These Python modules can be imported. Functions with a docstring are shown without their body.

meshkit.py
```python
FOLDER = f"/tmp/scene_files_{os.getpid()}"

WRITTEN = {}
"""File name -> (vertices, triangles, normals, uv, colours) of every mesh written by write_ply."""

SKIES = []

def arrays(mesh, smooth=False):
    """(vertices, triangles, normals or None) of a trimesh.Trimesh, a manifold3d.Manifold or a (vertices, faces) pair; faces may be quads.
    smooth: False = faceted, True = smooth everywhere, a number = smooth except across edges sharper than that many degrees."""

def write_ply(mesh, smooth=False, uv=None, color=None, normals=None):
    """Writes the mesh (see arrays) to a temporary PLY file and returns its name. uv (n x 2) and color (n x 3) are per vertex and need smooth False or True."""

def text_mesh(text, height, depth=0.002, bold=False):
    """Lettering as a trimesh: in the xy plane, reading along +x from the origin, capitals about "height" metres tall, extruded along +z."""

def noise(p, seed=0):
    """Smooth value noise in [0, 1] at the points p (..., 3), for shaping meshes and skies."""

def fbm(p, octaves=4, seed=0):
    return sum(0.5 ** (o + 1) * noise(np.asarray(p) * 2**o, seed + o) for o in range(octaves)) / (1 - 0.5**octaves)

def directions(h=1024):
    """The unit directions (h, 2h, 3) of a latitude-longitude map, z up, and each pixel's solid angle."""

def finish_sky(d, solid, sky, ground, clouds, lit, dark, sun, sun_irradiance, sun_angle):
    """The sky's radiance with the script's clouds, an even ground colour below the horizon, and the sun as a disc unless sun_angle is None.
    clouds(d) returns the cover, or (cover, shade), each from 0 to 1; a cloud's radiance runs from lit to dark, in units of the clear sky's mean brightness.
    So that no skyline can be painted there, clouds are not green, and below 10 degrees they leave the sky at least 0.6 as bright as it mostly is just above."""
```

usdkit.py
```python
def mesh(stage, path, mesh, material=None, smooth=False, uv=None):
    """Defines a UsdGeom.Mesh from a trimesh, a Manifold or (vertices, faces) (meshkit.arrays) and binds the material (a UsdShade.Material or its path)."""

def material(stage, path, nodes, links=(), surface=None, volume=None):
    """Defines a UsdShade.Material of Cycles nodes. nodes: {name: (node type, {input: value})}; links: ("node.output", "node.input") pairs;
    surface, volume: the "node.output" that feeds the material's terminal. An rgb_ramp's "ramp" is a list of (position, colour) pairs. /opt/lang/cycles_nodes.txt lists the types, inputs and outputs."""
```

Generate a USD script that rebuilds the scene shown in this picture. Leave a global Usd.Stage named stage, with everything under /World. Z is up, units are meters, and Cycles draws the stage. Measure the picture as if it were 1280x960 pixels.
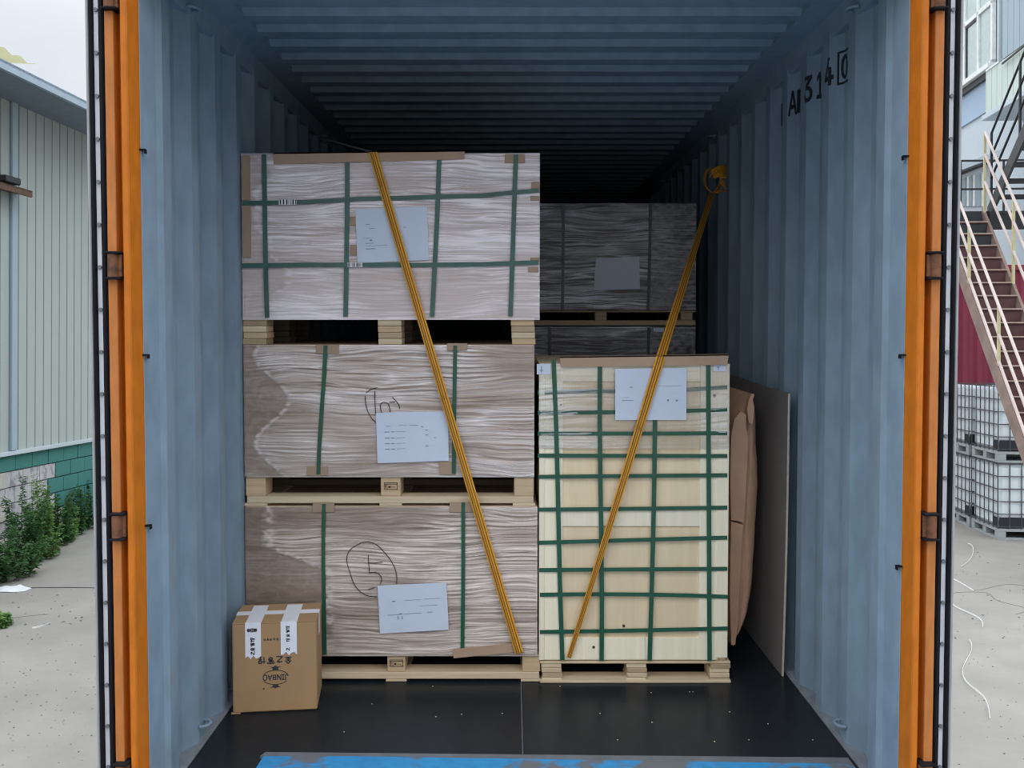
import math, random
import numpy as np, trimesh, usdkit, meshkit
from meshkit import noise, fbm
from shapely.geometry import Polygon, LineString
from pxr import Usd, UsdGeom, UsdLux, UsdShade, Sdf, Gf

stage = Usd.Stage.CreateInMemory()
UsdGeom.Xform.Define(stage, '/World')
rng = np.random.default_rng(7)
random.seed(7)

# ------------------------------------------------------------------ camera, sky, exposure
FPX = 1200.0                       # focal length in pixels of the 1280 x 960 frame
CAM = np.array([-0.038, -2.98, 1.532])
PITCH = math.radians(2.19)
PV = 446.0                         # row of the principal point (the frame is shifted down)
EXPOSURE = 0.0
cam = UsdGeom.Camera.Define(stage, '/World/camera')
HAP = 36.0
cam.CreateHorizontalApertureAttr(HAP)
cam.CreateVerticalApertureAttr(27.0)
cam.CreateFocalLengthAttr(HAP * FPX / 1280.0)
cam.CreateVerticalApertureOffsetAttr(-(480.0 - PV) / 1280.0 * HAP)
cam.CreateClippingRangeAttr(Gf.Vec2f(0.05, 2000))
cam.CreateExposureAttr(EXPOSURE)
cam.AddTranslateOp().Set(Gf.Vec3d(*CAM))
cam.AddRotateXOp().Set(90.0 - math.degrees(PITCH))

def lin(r, g, b):
    x = np.array([r, g, b]) / 255.0
    return tuple(np.where(x < 0.04045, x / 12.92, ((x + 0.055) / 1.055) ** 2.4))

SKY_STRENGTH = 1.0
sky = usdkit.material(stage, '/World/Looks/overcast_sky', {
    't': ('texture_coordinate', {}), 'sep': ('separate_xyz', {}),
    'zr': ('rgb_ramp', {'ramp': [(0.0, (.74, .785, .835)), (0.25, (.86, .90, .955)), (0.5, (1.35, 1.42, 1.50)), (1.0, (1.95, 2.04, 2.15))]}),
    'mp': ('mapping', {'scale': (1.0, 1.0, 2.2)}),
    'n': ('noise_texture', {'scale': 2.6, 'detail': 5, 'roughness': 0.55}),
    'nr': ('rgb_ramp', {'ramp': [(0.3, (.86, .88, .9)), (0.62, (1, 1, 1)), (1.0, (1, 1, 1))]}),
    'mul': ('mix', {'mix_type': 'multiply', 'fac': 1.0}),
    'bg': ('background_shader', {'strength': SKY_STRENGTH})},
    [('t.generated', 'sep.vector'), ('sep.z', 'zr.fac'), ('t.generated', 'mp.vector'), ('mp.vector', 'n.vector'), ('n.fac', 'nr.fac'),
     ('zr.color', 'mul.color1'), ('nr.color', 'mul.color2'), ('mul.color', 'bg.color')], surface='bg.background')
dome = UsdLux.DomeLight.Define(stage, '/World/sky_light')
dome.CreateIntensityAttr(1.0)
UsdShade.MaterialBindingAPI.Apply(dome.GetPrim()).Bind(sky)

# ------------------------------------------------------------------ pixel -> place helpers
R_ = np.array([1.0, 0, 0])
F_ = np.array([0, math.cos(PITCH), -math.sin(PITCH)])
U_ = np.array([0, math.sin(PITCH), math.cos(PITCH)])
def ray(u, v):
    return R_ * (u - 640.0) / FPX + U_ * (PV - v) / FPX + F_
def at(u, v, y):
    """the point of the plane y that the photograph shows at (u, v)"""
    d = ray(u, v)
    return CAM + d * (y - CAM[1]) / d[1]
def xz(u, v, y):
    p = at(u, v, y)
    return p[0], p[2]
def on_floor(u, v, z=0.0):
    d = ray(u, v)
    return CAM + d * (z - CAM[2]) / d[2]
# the yard outside has a frame of its own: the container stands on it slightly askew and nose up
EY = ray(740, 446); EY /= np.linalg.norm(EY)
EX = np.cross(EY, [0, 0, 1]); EX /= np.linalg.norm(EX)
EZ = np.cross(EX, EY)
OUT = np.stack([EX, EY, EZ], 1)
ORG = CAM - EZ * 2.73
CAM_H = 2.73
def yray(u, v):
    return OUT.T @ ray(u, v)
def yX(u, v, X):
    d = yray(u, v); return d * X / d[0] + [0, 0, CAM_H]
def yY(u, v, Y):
    d = yray(u, v); return d * Y / d[1] + [0, 0, CAM_H]
def yZ(u, v, Z=0.0):
    d = yray(u, v); return d * (Z - CAM_H) / d[2] + [0, 0, CAM_H]

# ------------------------------------------------------------------ scene graph helpers
used = {}
def numbered(parent, name):
    k = (parent, name); n = used.get(k, 0); used[k] = n + 1
    return name if n == 0 else f'{name}_{n:03d}'
def key(p, **kw):
    for k, v in kw.items():
        if v: p.SetCustomDataByKey(k, v)
class Thing:
    """an Xform at the thing's base; parts are added in world (or yard) coordinates unless local=True"""
    def __init__(self, name, label=None, cat=None, loc=(0, 0, 0), rotz=0.0, group=None, kind=None, yard=False):
        self.name = numbered('/World', name); self.path = '/World/' + self.name
        x = UsdGeom.Xform.Define(stage, self.path)
        M = np.eye(4); c, s = math.cos(rotz), math.sin(rotz)
        M[:3, :3] = [[c, -s, 0], [s, c, 0], [0, 0, 1]]; M[:3, 3] = loc
        self.inv = np.linalg.inv(M)
        if yard:
            Y = np.eye(4); Y[:3, :3] = OUT; Y[:3, 3] = ORG
            M = Y @ M
        x.AddTransformOp().Set(Gf.Matrix4d(*M.T.ravel().tolist()))
        self.prim = x.GetPrim()
        key(self.prim, label=label, category=cat, group=group, kind=kind)
    def part(self, name, mesh, mat, under=None, smooth=False, label=None, kind=None, local=False):
        parent = under or self.path
        path = parent + '/' + numbered(parent, name)
        v, f, n = meshkit.arrays(mesh, False)
        if not local:
            v = v @ self.inv[:3, :3].T + self.inv[:3, 3]
        m = usdkit.mesh(stage, path, (v, f), MATS[mat] if isinstance(mat, str) else mat, smooth=smooth)
        key(m.GetPrim(), label=label, kind=kind)
        return path
def copy_of(src, name, M, label=None, cat=None, group=None):
    nm = numbered('/World', name)
    x = UsdGeom.Xform.Define(stage, '/World/' + nm); p = x.GetPrim()
    p.GetReferences().AddInternalReference(src.path)
    x.ClearXformOpOrder()
    x.AddTransformOp(opSuffix='place').Set(Gf.Matrix4d(*M.T.ravel().tolist()))
    p.SetInstanceable(True)
    key(p, label=label, category=cat, group=group)
    return p

cat_ = trimesh.util.concatenate
def box(x0, x1, y0, y1, z0, z1):
    m = trimesh.creation.box((abs(x1 - x0), abs(y1 - y0), abs(z1 - z0)))
    m.apply_translation(((x0 + x1) / 2, (y0 + y1) / 2, (z0 + z1) / 2)); return m
def bbox(x0, x1, y0, y1, z0, z1, b=0.003):
    """a box with chamfered edges"""
    x0, x1 = sorted((x0, x1)); y0, y1 = sorted((y0, y1)); z0, z1 = sorted((z0, z1))
    b = min(b, (x1 - x0) * .3, (y1 - y0) * .3, (z1 - z0) * .3)
    P = []
    for X in (0, 1):
        for Y in (0, 1):
            for Z in (0, 1):
                c = np.array([x1 if X else x0, y1 if Y else y0, z1 if Z else z0])
                s = np.array([-1 if X else 1, -1 if Y else 1, -1 if Z else 1]) * b
                for k in range(3):
                    t = s.copy(); t[k] = 0; P.append(c + t)
    return trimesh.convex.convex_hull(np.array(P))
def move(m, t):
    m = m.copy(); m.apply_translation(t); return m
def xf(m, M):
    m = m.copy(); m.apply_transform(M); return m
def rot(a, axis, point=(0, 0, 0)):
    return trimesh.transformations.rotation_matrix(a, axis, point)
def prism_z(poly, z0, z1):
    m = trimesh.creation.extrude_polygon(Polygon(poly), z1 - z0); m.apply_translation((0, 0, z0)); return m
def prism_y(poly_xz, y0, y1):
    """a polygon in x, z given depth along y"""
    m = trimesh.creation.extrude_polygon(poly_xz if hasattr(poly_xz, 'exterior') else Polygon(poly_xz), abs(y1 - y0))
    v = m.vertices.copy(); m.vertices = np.stack([v[:, 0], max(y0, y1) - v[:, 2], v[:, 1]], 1); return m
def strip(pts, wdir, width, thick):
    """a flat band along pts, wdir the direction of its width (one or per point), width one or per point"""
    P = np.asarray(pts, float); n = len(P)
    T = np.gradient(P, axis=0); T /= np.linalg.norm(T, axis=1, keepdims=True)
    W = np.broadcast_to(np.asarray(wdir, float), (n, 3)).copy()
    W -= T * (W * T).sum(1, keepdims=True); W /= np.linalg.norm(W, axis=1, keepdims=True)
    N = np.cross(T, W)
    w = np.broadcast_to(np.asarray(width, float), (n,))[:, None] / 2; t = thick / 2
    V = np.stack([P - W * w - N * t, P + W * w - N * t, P + W * w + N * t, P - W * w + N * t], 1).reshape(-1, 3)
    Fs = []
    for i in range(n - 1):
        for k in range(4):
            a, b = 4 * i + k, 4 * i + (k + 1) % 4
            Fs += [[a, b, b + 4], [a, b + 4, a + 4]]
    e = 4 * (n - 1)
    Fs += [[0, 2, 1], [0, 3, 2], [e, e + 1, e + 2], [e, e + 2, e + 3]]
    m = trimesh.Trimesh(V, Fs, process=False); m.fix_normals(); return m
def tube(pts, r, k=8):
    P = np.asarray(pts, float); n = len(P)
    T = np.gradient(P, axis=0); T /= np.linalg.norm(T, axis=1, keepdims=True)
    a = np.array([0, 0, 1.0]) if abs(T[0, 2]) < .9 else np.array([1.0, 0, 0])
    V = []
    rr = np.broadcast_to(np.asarray(r, float), (n,))
    for i in range(n):
        u = a - T[i] * (a @ T[i]); u /= np.linalg.norm(u); a = u; w = np.cross(T[i], u)
        for j in range(k):
            q = 2 * math.pi * j / k
            V.append(P[i] + rr[i] * (math.cos(q) * u + math.sin(q) * w))
    V += [P[0], P[-1]]; Fs = []
    for i in range(n - 1):
        for j in range(k):
            b, c = i * k + j, i * k + (j + 1) % k
            Fs += [[b, c, c + k], [b, c + k, b + k]]
    for j in range(k):
        Fs += [[n * k, (j + 1) % k, j], [n * k + 1, (n - 1) * k + j, (n - 1) * k + (j + 1) % k]]
    m = trimesh.Trimesh(V, Fs, process=False); m.fix_normals(); return m
def bar(a, b, w, h=None):
    """a straight square bar from a to b"""
    a, b = np.asarray(a, float), np.asarray(b, float); d = b - a; L = np.linalg.norm(d); d /= L
    up = np.array([0, 0, 1.0]) if abs(d[2]) < .98 else np.array([0, 1.0, 0])
    s = np.cross(d, up); s /= np.linalg.norm(s); t = np.cross(s, d)
    m = trimesh.creation.box((w, L, h or w)); M = np.eye(4); M[:3, 0] = s; M[:3, 1] = d; M[:3, 2] = t; M[:3, 3] = (a + b) / 2
    m.apply_transform(M); return m
def spline(pts, n=24):
    from scipy.interpolate import CubicSpline
    P = np.asarray(pts, float); t = np.r_[0, np.cumsum(np.linalg.norm(np.diff(P, axis=0), axis=1))]
    return CubicSpline(t, P)(np.linspace(0, t[-1], n))
def sheet(u_, v_, fn):
    """a grid surface: fn(U, V) -> points"""
    Uu, Vv = np.meshgrid(u_, v_, indexing='ij'); P = fn(Uu, Vv).reshape(-1, 3)
    a, b = len(u_), len(v_); i = np.arange(a * b).reshape(a, b)
    q = np.stack([i[:-1, :-1], i[1:, :-1], i[1:, 1:], i[:-1, 1:]], -1).reshape(-1, 4)
    return trimesh.Trimesh(P, np.vstack([q[:, :3], q[:, [0, 2, 3]]]), process=False)

# ------------------------------------------------------------------ materials
MATS = {}
def plain(name, col, rough=.5, metal=0.0, var=.12, scale=6.0, bump=0.0, bscale=60.0, stretch=(1, 1, 1), spec=.5, tint=None, coat=0.0):
    """principled surface with colour that varies by noise; tint: the colour of the variation"""
    c = np.array(col); d = np.array(tint) if tint is not None else c * (1 - var)
    nodes = {'t': ('texture_coordinate', {}), 'm': ('mapping', {'scale': stretch}),
             'n': ('noise_texture', {'scale': scale, 'detail': 5, 'roughness': .6}),
             'r': ('rgb_ramp', {'ramp': [(0.3, tuple(d)), (0.7, tuple(np.minimum(c * (1 + var * .5), 1)))]}),
             'p': ('principled_bsdf', {'roughness': rough, 'metallic': metal, 'specular_ior_level': spec, 'coat_weight': coat})}
    links = [('t.object', 'm.vector'), ('m.vector', 'n.vector'), ('n.fac', 'r.fac'), ('r.color', 'p.base_color')]
    if bump:
        nodes['bn'] = ('noise_texture', {'scale': bscale, 'detail': 4}); nodes['b'] = ('bump', {'strength': bump, 'distance': .004})
        links += [('m.vector', 'bn.vector'), ('bn.fac', 'b.height'), ('b.normal', 'p.normal')]
    MATS[name] = usdkit.material(stage, '/World/Looks/' + name, nodes, links, surface='p.BSDF')
def worn(name, col, under, rough=.5, amount=.62, scale=5.0, fine=40.0, edge=.06, bump=.15, stretch=(1, 1, 1), metal=0.0, spec=.3):
    """paint with worn or rusty spots"""
    nodes = {'t': ('texture_coordinate', {}), 'm': ('mapping', {'scale': stretch}),
             'n': ('noise_texture', {'scale': scale, 'detail': 8, 'roughness': .68}), 'k': ('rgb_ramp', {'ramp': [(amount, (0, 0, 0)), (min(amount + edge, 1), (1, 1, 1))]}),
             'f': ('noise_texture', {'scale': fine, 'detail': 4}), 'v': ('rgb_ramp', {'ramp': [(.3, tuple(np.array(col) * .85)), (.7, tuple(np.minimum(np.array(col) * 1.08, 1)))]}),
             'x': ('mix', {'color2': under}), 'b': ('bump', {'strength': bump, 'distance': .003}),
             'p': ('principled_bsdf', {'roughness': rough, 'metallic': metal, 'specular_ior_level': spec})}
    links = [('t.object', 'm.vector'), ('m.vector', 'n.vector'), ('m.vector', 'f.vector'), ('n.fac', 'k.fac'), ('f.fac', 'v.fac'), ('v.color', 'x.color1'), ('k.color', 'x.fac'),
             ('x.color', 'p.base_color'), ('f.fac', 'b.height'), ('b.normal', 'p.normal')]
    MATS[name] = usdkit.material(stage, '/World/Looks/' + name, nodes, links, surface='p.BSDF')
def wood(name, col, dark, rough=.6, stretch=(1.2, 30, 30)):
    nodes = {'t': ('texture_coordinate', {}), 'm': ('mapping', {'scale': stretch}), 'i': ('object_info', {}),
             'n': ('noise_texture', {'scale': 2.0, 'detail': 6, 'roughness': .65, 'distortion': .6}),
             'r': ('rgb_ramp', {'ramp': [(.25, dark), (.55, col), (.8, tuple(np.minimum(np.array(col) * 1.08, 1)))]}),
             'hs': ('rgb_ramp', {'ramp': [(0, (.86, .86, .86)), (1, (1.0, .99, .97))]}), 'x': ('mix', {'mix_type': 'multiply', 'fac': 1.0}),
             'b': ('bump', {'strength': .25, 'distance': .002}), 'p': ('principled_bsdf', {'roughness': rough})}
    links = [('t.object', 'm.vector'), ('m.vector', 'n.vector'), ('n.fac', 'r.fac'), ('i.random', 'hs.fac'), ('r.color', 'x.color1'), ('hs.color', 'x.color2'),
             ('x.color', 'p.base_color'), ('n.fac', 'b.height'), ('b.normal', 'p.normal')]
    MATS[name] = usdkit.material(stage, '/World/Looks/' + name, nodes, links, surface='p.BSDF')
def film(name, tone=(.8, .8, .84), rough=.2, gloss=1.55, bump=.25):
    """clear stretch film: see-through, milky along its stretched folds, glossy"""
    nodes = {'a': ('attribute', {'attribute': 'haze'}), 't': ('texture_coordinate', {}), 'm': ('mapping', {'scale': (3, 3, 120)}), 'n': ('noise_texture', {'scale': 1.5, 'detail': 3, 'roughness': .6}),
             'b': ('bump', {'strength': bump, 'distance': .002}),
             'tr': ('transparent_bsdf', {'color': (.97, .97, .98)}), 'd': ('diffuse_bsdf', {'color': tone}), 'g': ('glossy_bsdf', {'roughness': rough, 'color': (.92, .92, .95)}),
             'fr': ('fresnel', {'IOR': gloss}), 's1': ('mix_closure', {}), 's2': ('mix_closure', {})}
    links = [('t.object', 'm.vector'), ('m.vector', 'n.vector'), ('n.fac', 'b.height'), ('b.normal', 'd.normal'), ('b.normal', 'g.normal'), ('b.normal', 'fr.normal'),
             ('tr.BSDF', 's1.closure1'), ('d.BSDF', 's1.closure2'), ('a.fac', 's1.fac'), ('s1.closure', 's2.closure1'), ('g.BSDF', 's2.closure2'), ('fr.fac', 's2.fac')]
    MATS[name] = usdkit.material(stage, '/World/Looks/' + name, nodes, links, surface='s2.closure')

# container
worn('wall_paint', (.206, .277, .345), (.15, .18, .20), rough=.42, amount=.72, scale=3.0, fine=14, edge=.1, bump=.06, stretch=(1, 1, .5))
worn('post_paint_blue', (.21, .26, .34), (.2, .22, .25), rough=.45, amount=.74, bump=.05)
worn('orange_paint', (.47, .130, .007), (.26, .09, .03), rough=.45, amount=.70, scale=7, edge=.08, bump=.06, stretch=(1, 1, .35))
worn('orange_faded', (.42, .145, .035), (.22, .10, .05), rough=.6, amount=.68, scale=9, edge=.1, bump=.08, stretch=(1, 1, .3))
worn('rusty_steel', (.16, .065, .03), (.02, .015, .014), rough=.7, amount=.5, scale=14, edge=.2, bump=.4)
plain('rubber', (.006, .0065, .009), .6, var=.3, spec=.12)
plain('white_strip', (.62, .62, .66), .5, var=.15, scale=9)
plain('grey_steel', (.3, .3, .31), .5, var=.2)
plain('rivet_steel', (.16, .17, .18), .4, metal=.6)
worn('black_floor', (.008, .010, .0125), (.024, .025, .026), rough=.30, amount=.66, scale=2.5, fine=26, edge=.2, bump=.15, stretch=(1, .5, 1), spec=.10)
plain('floor_steel', (.17, .19, .22), .45, var=.25, scale=12, bump=.1)
worn('ramp_steel', (.03, .22, .46), (.11, .115, .125), rough=.55, amount=.52, scale=3.2, fine=30, edge=.06, bump=.3)
plain('ramp_grey', (.10, .11, .125), .5, var=.3, scale=9)
plain('stencil_black', (.012, .014, .02), .5)
# cargo
plain('cardboard', (.42, .285, .195), .8, var=.1, scale=4, bump=.08, bscale=90, tint=(.37, .245, .165))
plain('cardboard_dark', (.36, .25, .17), .8, var=.1, scale=4, bump=.08, bscale=90)
plain('carton_shaded', (.060, .049, .045), .8, var=.1, scale=4)  # cardboard with the dimness of the container's depth put into its colour
plain('carton_brown', (.37, .225, .11), .75, var=.08, scale=5, bump=.06, bscale=120)
plain('kraft', (.60, .36, .235), .75, var=.12, scale=7, bump=.1, bscale=40)
plain('grey_board', (.15, .135, .125), .8, var=.12, scale=5, bump=.06)
plain('board_edge', (.5, .42, .33), .8, var=.2, scale=30)
wood('pallet_wood', (.60, .44, .27), (.46, .31, .17))
wood('pallet_pale', (.68, .55, .37), (.54, .40, .25))
wood('shaded_wood', (.20, .14, .09), (.12, .08, .05))  # pallet wood with the shade of the openings put into its colour
wood('ply_dark', (.47, .35, .22), (.34, .23, .13))
wood('crate_ply', (.84, .68, .45), (.78, .61, .39), stretch=(14, 14, 1.0))
wood('crate_frame', (.92, .84, .65), (.86, .77, .56), stretch=(20, 20, .9))
plain('strap_green', (.010, .072, .040), .38, var=.2, scale=20)
plain('strap_dark', (.018, .03, .035), .35, var=.2, scale=20)
plain('paper', (.58, .635, .74), .7, var=.05, scale=6)
plain('ink', (.02, .022, .03), .7)
plain('ink_soft', (.20, .22, .28), .7)
plain('marker', (.012, .01, .012), .4)
plain('stamp_brown', (.06, .03, .015), .7)
plain('tape_white', (.74, .75, .80), .3, var=.05, scale=12)
plain('tape_label', (.8, .8, .82), .4)
worn('webbing', (.74, .33, .025), (.42, .16, .015), rough=.6, amount=.58, scale=9, fine=300, edge=.15, bump=.5)
plain('webbing_dark', (.16, .07, .015), .7, var=.3, scale=80)
plain('strap_hazy', (.040, .115, .090), .35, var=.25, scale=14)  # strap green lightened, the film reflection put into the colour
film('film_top', tone=(.94, .84, .85))
film('film_mid', tone=(.86, .78, .75))
film('film_low', tone=(.86, .75, .68))
film('film_dark', tone=(.85, .85, .92), rough=.12, gloss=1.32, bump=.05)
film('film_crate', tone=(.86, .86, .86))
# yard
plain('concrete', (.295, .275, .248), .9, var=.16, scale=.8, bump=.5, bscale=9, tint=(.23, .218, .197))
plain('cladding', (.36, .40, .375), .5, var=.07, scale=.8, stretch=(1, 1, .15))
plain('cladding_blue', (.30, .385, .43), .5, var=.07, scale=.8, stretch=(1, 1, .15))
plain('cladding_cream', (.50, .57, .51), .5, var=.08, scale=.8)
plain('eave', (.30, .38, .45), .5, var=.06)
plain('soffit', (.16, .21, .26), .6, var=.1)
worn('brick_green', (.045, .185, .165), (.12, .2, .18), rough=.7, amount=.66, scale=5, bump=.3)
worn('brick_bare', (.46, .45, .45), (.24, .24, .27), rough=.9, amount=.53, scale=7, fine=20, edge=.05, bump=.5, stretch=(1, 1, .5))
plain('mortar', (.30, .34, .32), .95, bump=.3)
plain('plaster', (.48, .45, .40), .9, var=.2, bump=.2)
plain('black_box', (.012, .013, .016), .5)
plain('rust_angle', (.13, .07, .045), .8, var=.4, scale=20)
plain('debris', (.7, .72, .74), .6)
plain('stone', (.20, .195, .185), .95, var=.4, scale=10)
plain('white_wall', (.47, .53, .57), .85, var=.06, scale=1.0)
plain('blue_wall', (.33, .43, .55), .8, var=.06, scale=1.0)
plain('blind', (.66, .72, .70), .8)
plain('window_frame', (.74, .76, .74), .5)
plain('stair_dark', (.035, .037, .04), .5, var=.2)
plain('stair_black', (.012, .016, .02), .45)
plain('stair_red', (.085, .030, .030), .55, var=.3, scale=4)
plain('stair_rail', (.60, .50, .46), .5, var=.2, scale=3)
plain('stair_post', (.55, .5, .28), .5, var=.2)
plain('stringer', (.25, .17, .14), .6, var=.3, scale=4)
plain('tread_edge', (.42, .33, .27), .6, var=.2)
plain('maroon', (.18, .012, .04), .5, var=.12)
plain('tank_white', (.70, .76, .80), .4, var=.06, scale=2)
plain('cage_steel', (.05, .055, .06), .5)
plain('ibc_base', (.33, .36, .36), .5, var=.15)
plain('dark_gap', (.01, .012, .02), .7)
plain('band_white', (.82, .82, .80), .5)
MATS['pane'] = usdkit.material(stage, '/World/Looks/pane', {
    'tr': ('transparent_bsdf', {'color': (.97, .99, .985)}), 'g': ('glossy_bsdf', {'roughness': .05, 'color': (.9, .95, .95)}), 'm': ('mix_closure', {'fac': .3})},
    [('tr.BSDF', 'm.closure1'), ('g.BSDF', 'm.closure2')], surface='m.closure')
MATS['roof_yellow'] = usdkit.material(stage, '/World/Looks/roof_yellow', {
    'd': ('diffuse_bsdf', {'color': (.40, .39, .25)}), 'l': ('translucent_bsdf', {'color': (.34, .33, .20)}), 'm': ('mix_closure', {'fac': .5})},
    [('d.BSDF', 'm.closure1'), ('l.BSDF', 'm.closure2')], surface='m.closure')
def leafmat(name, a, b):
    MATS[name] = usdkit.material(stage, '/World/Looks/' + name, {
        'g': ('geometry', {}), 'r': ('rgb_ramp', {'ramp': [(0, a), (1, b)]}), 'd': ('principled_bsdf', {'roughness': .6}), 'l': ('translucent_bsdf', {}), 'm': ('mix_closure', {'fac': .3})},
        [('g.random_per_island', 'r.fac'), ('r.color', 'd.base_color'), ('r.color', 'l.color'), ('d.BSDF', 'm.closure1'), ('l.BSDF', 'm.closure2')], surface='m.closure')
leafmat('leaf_dark', (.05, .13, .04), (.15, .26, .08))
leafmat('leaf_light', (.14, .25, .07), (.34, .42, .18))
plain('stem', (.12, .16, .05), .7)

# ------------------------------------------------------------------ the container: the setting
def mx(m, s):
    """mirror in x for s = -1"""
    if s < 0:
        m = m.copy(); m.vertices[:, 0] *= -1; m.invert()
    return m
WX = 1.165                           # inner crest of the side walls
LEN = 12.0
PIT, AMP = .278, .036
PH = .04
def wall_x(y):
    """inner face of the corrugated side wall: distance from the middle"""
    t = ((y - PH + PIT / 2) % PIT) / PIT        # recess centred on t = .5
    a = abs(t - .5) * PIT
    return WX + AMP * float(np.clip((.068 - (a - .036)) / .068, 0, 1))
def wall_mesh():
    ys = [.10]
    k = 0
    while True:
        c = PH + PIT * k
        for o in (-.104, -.036, .036, .104):
            y = c + o
            if .10 < y < LEN: ys.append(y)
        if c > LEN: break
        k += 1
    ys.append(LEN)
    inn = [(wall_x(y), y) for y in ys]; out = [(wall_x(y) + .004, y) for y in ys][::-1]
    return prism_z(inn + out, 0.0, 2.70)
for s, nm in ((-1, 'wall_left'), (1, 'wall_right')):
    t = Thing(nm, 'blue-grey corrugated steel side wall of the container, ' + ('behind the tall carton stack' if s < 0 else 'bearing the black stencilled number'), None, kind='structure')
    t.part('corrugated_panel', mx(wall_mesh(), s), 'wall_paint')
    t.part('bottom_rail', mx(bbox(1.158, 1.215, .05, LEN, -.05, .010), s), 'floor_steel')
    t.part('floor_angle', mx(bbox(1.150, 1.161, .10, LEN, -.02, .006), s), 'floor_steel')
    t.part('top_rail', mx(prism_y([(1.17, 2.60), (1.22, 2.60), (1.22, 2.74), (1.06, 2.74), (1.06, 2.69), (1.155, 2.68)], .1, LEN), s), 'wall_paint')
    for (y, z) in ((.45, .07), (2.9, .07), (5.2, .07), (.42, 2.62), (2.75, 2.62), (4.6, 2.62)):
        # lashing rings along the rails
        q = np.linspace(0, math.pi, 9)
        P = [(WX - .002 - .030 * math.sin(a), y + .032 * math.cos(a), z) for a in q]
        t.part('lashing_ring', mx(tube(P, .006), s), 'wall_paint', smooth=40)
    if s > 0:
        right_wall = t
    # small tie-down hooks on the door post edge
    for z in ([2.06, 1.42, .88] if s < 0 else [2.04, 1.42, .75]):
        t.part('hook', mx(cat_([box(1.180, 1.199, .030, .045, z, z + .005), box(1.180, 1.184, .030, .045, z - .009, z)]), s), 'rubber')
t = Thing('wall_back', 'dark far end wall of the container', None, kind='structure')
t.part('end_panel', box(-1.2, 1.2, LEN, LEN + .05, 0, 2.72), 'wall_paint')
# ceiling: pressed ridges across the roof
t = Thing('ceiling', 'blue-grey pressed steel container roof with cross ridges', None, kind='structure')
prof = []
y = .705 - .2045 * 3
prof.append((0.10, 2.712))
while y < LEN - .3:
    if y > .12: prof += [(y - .012, 2.712), (y + .020, 2.690)]
    prof += [(max(y + .085, .12), 2.690), (max(y + .125, .13), 2.712)]
    y += .2045
prof.append((LEN, 2.712))
top = [(a, b + .004) for a, b in prof][::-1]
m = trimesh.creation.extrude_polygon(Polygon(prof + top), 2.3)
v = m.vertices.copy(); m.vertices = np.stack([v[:, 2] - 1.15, v[:, 0], v[:, 1]], 1); m.fix_normals()
t.part('roof_panel', m, 'wall_paint')
t.part('roof_skin', box(-1.22, 1.22, .0, LEN, 2.735, 2.75), 'orange_paint')
t.part('header', bbox(-1.29, 1.29, 0, .12, 2.60, 2.76, .006), 'orange_paint')
# floor
t = Thing('floor', 'black painted plywood container floor with a thin pale centre seam', None, kind='structure')
yy = -.0
k = 0
while yy < LEN:
    y1 = min(yy + 2.4, LEN)
    for (a, b) in ((-1.150, -.0016), (.0016, 1.150)):
        t.part('floor_panel', bbox(a, b, yy + .002, y1 - .002, -.028, 0, .0015), 'black_floor')
    yy = y1
t.part('seam_strip', box(-.0025, .0025, 0, LEN, -.02, -.003), 'floor_steel')
t.part('sill', bbox(-1.29, 1.29, -.01, .10, -.16, -.028, .004), 'orange_paint')
t.part('underside', box(-1.2, 1.2, .1, LEN, -.16, -.06), 'grey_steel')
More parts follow.
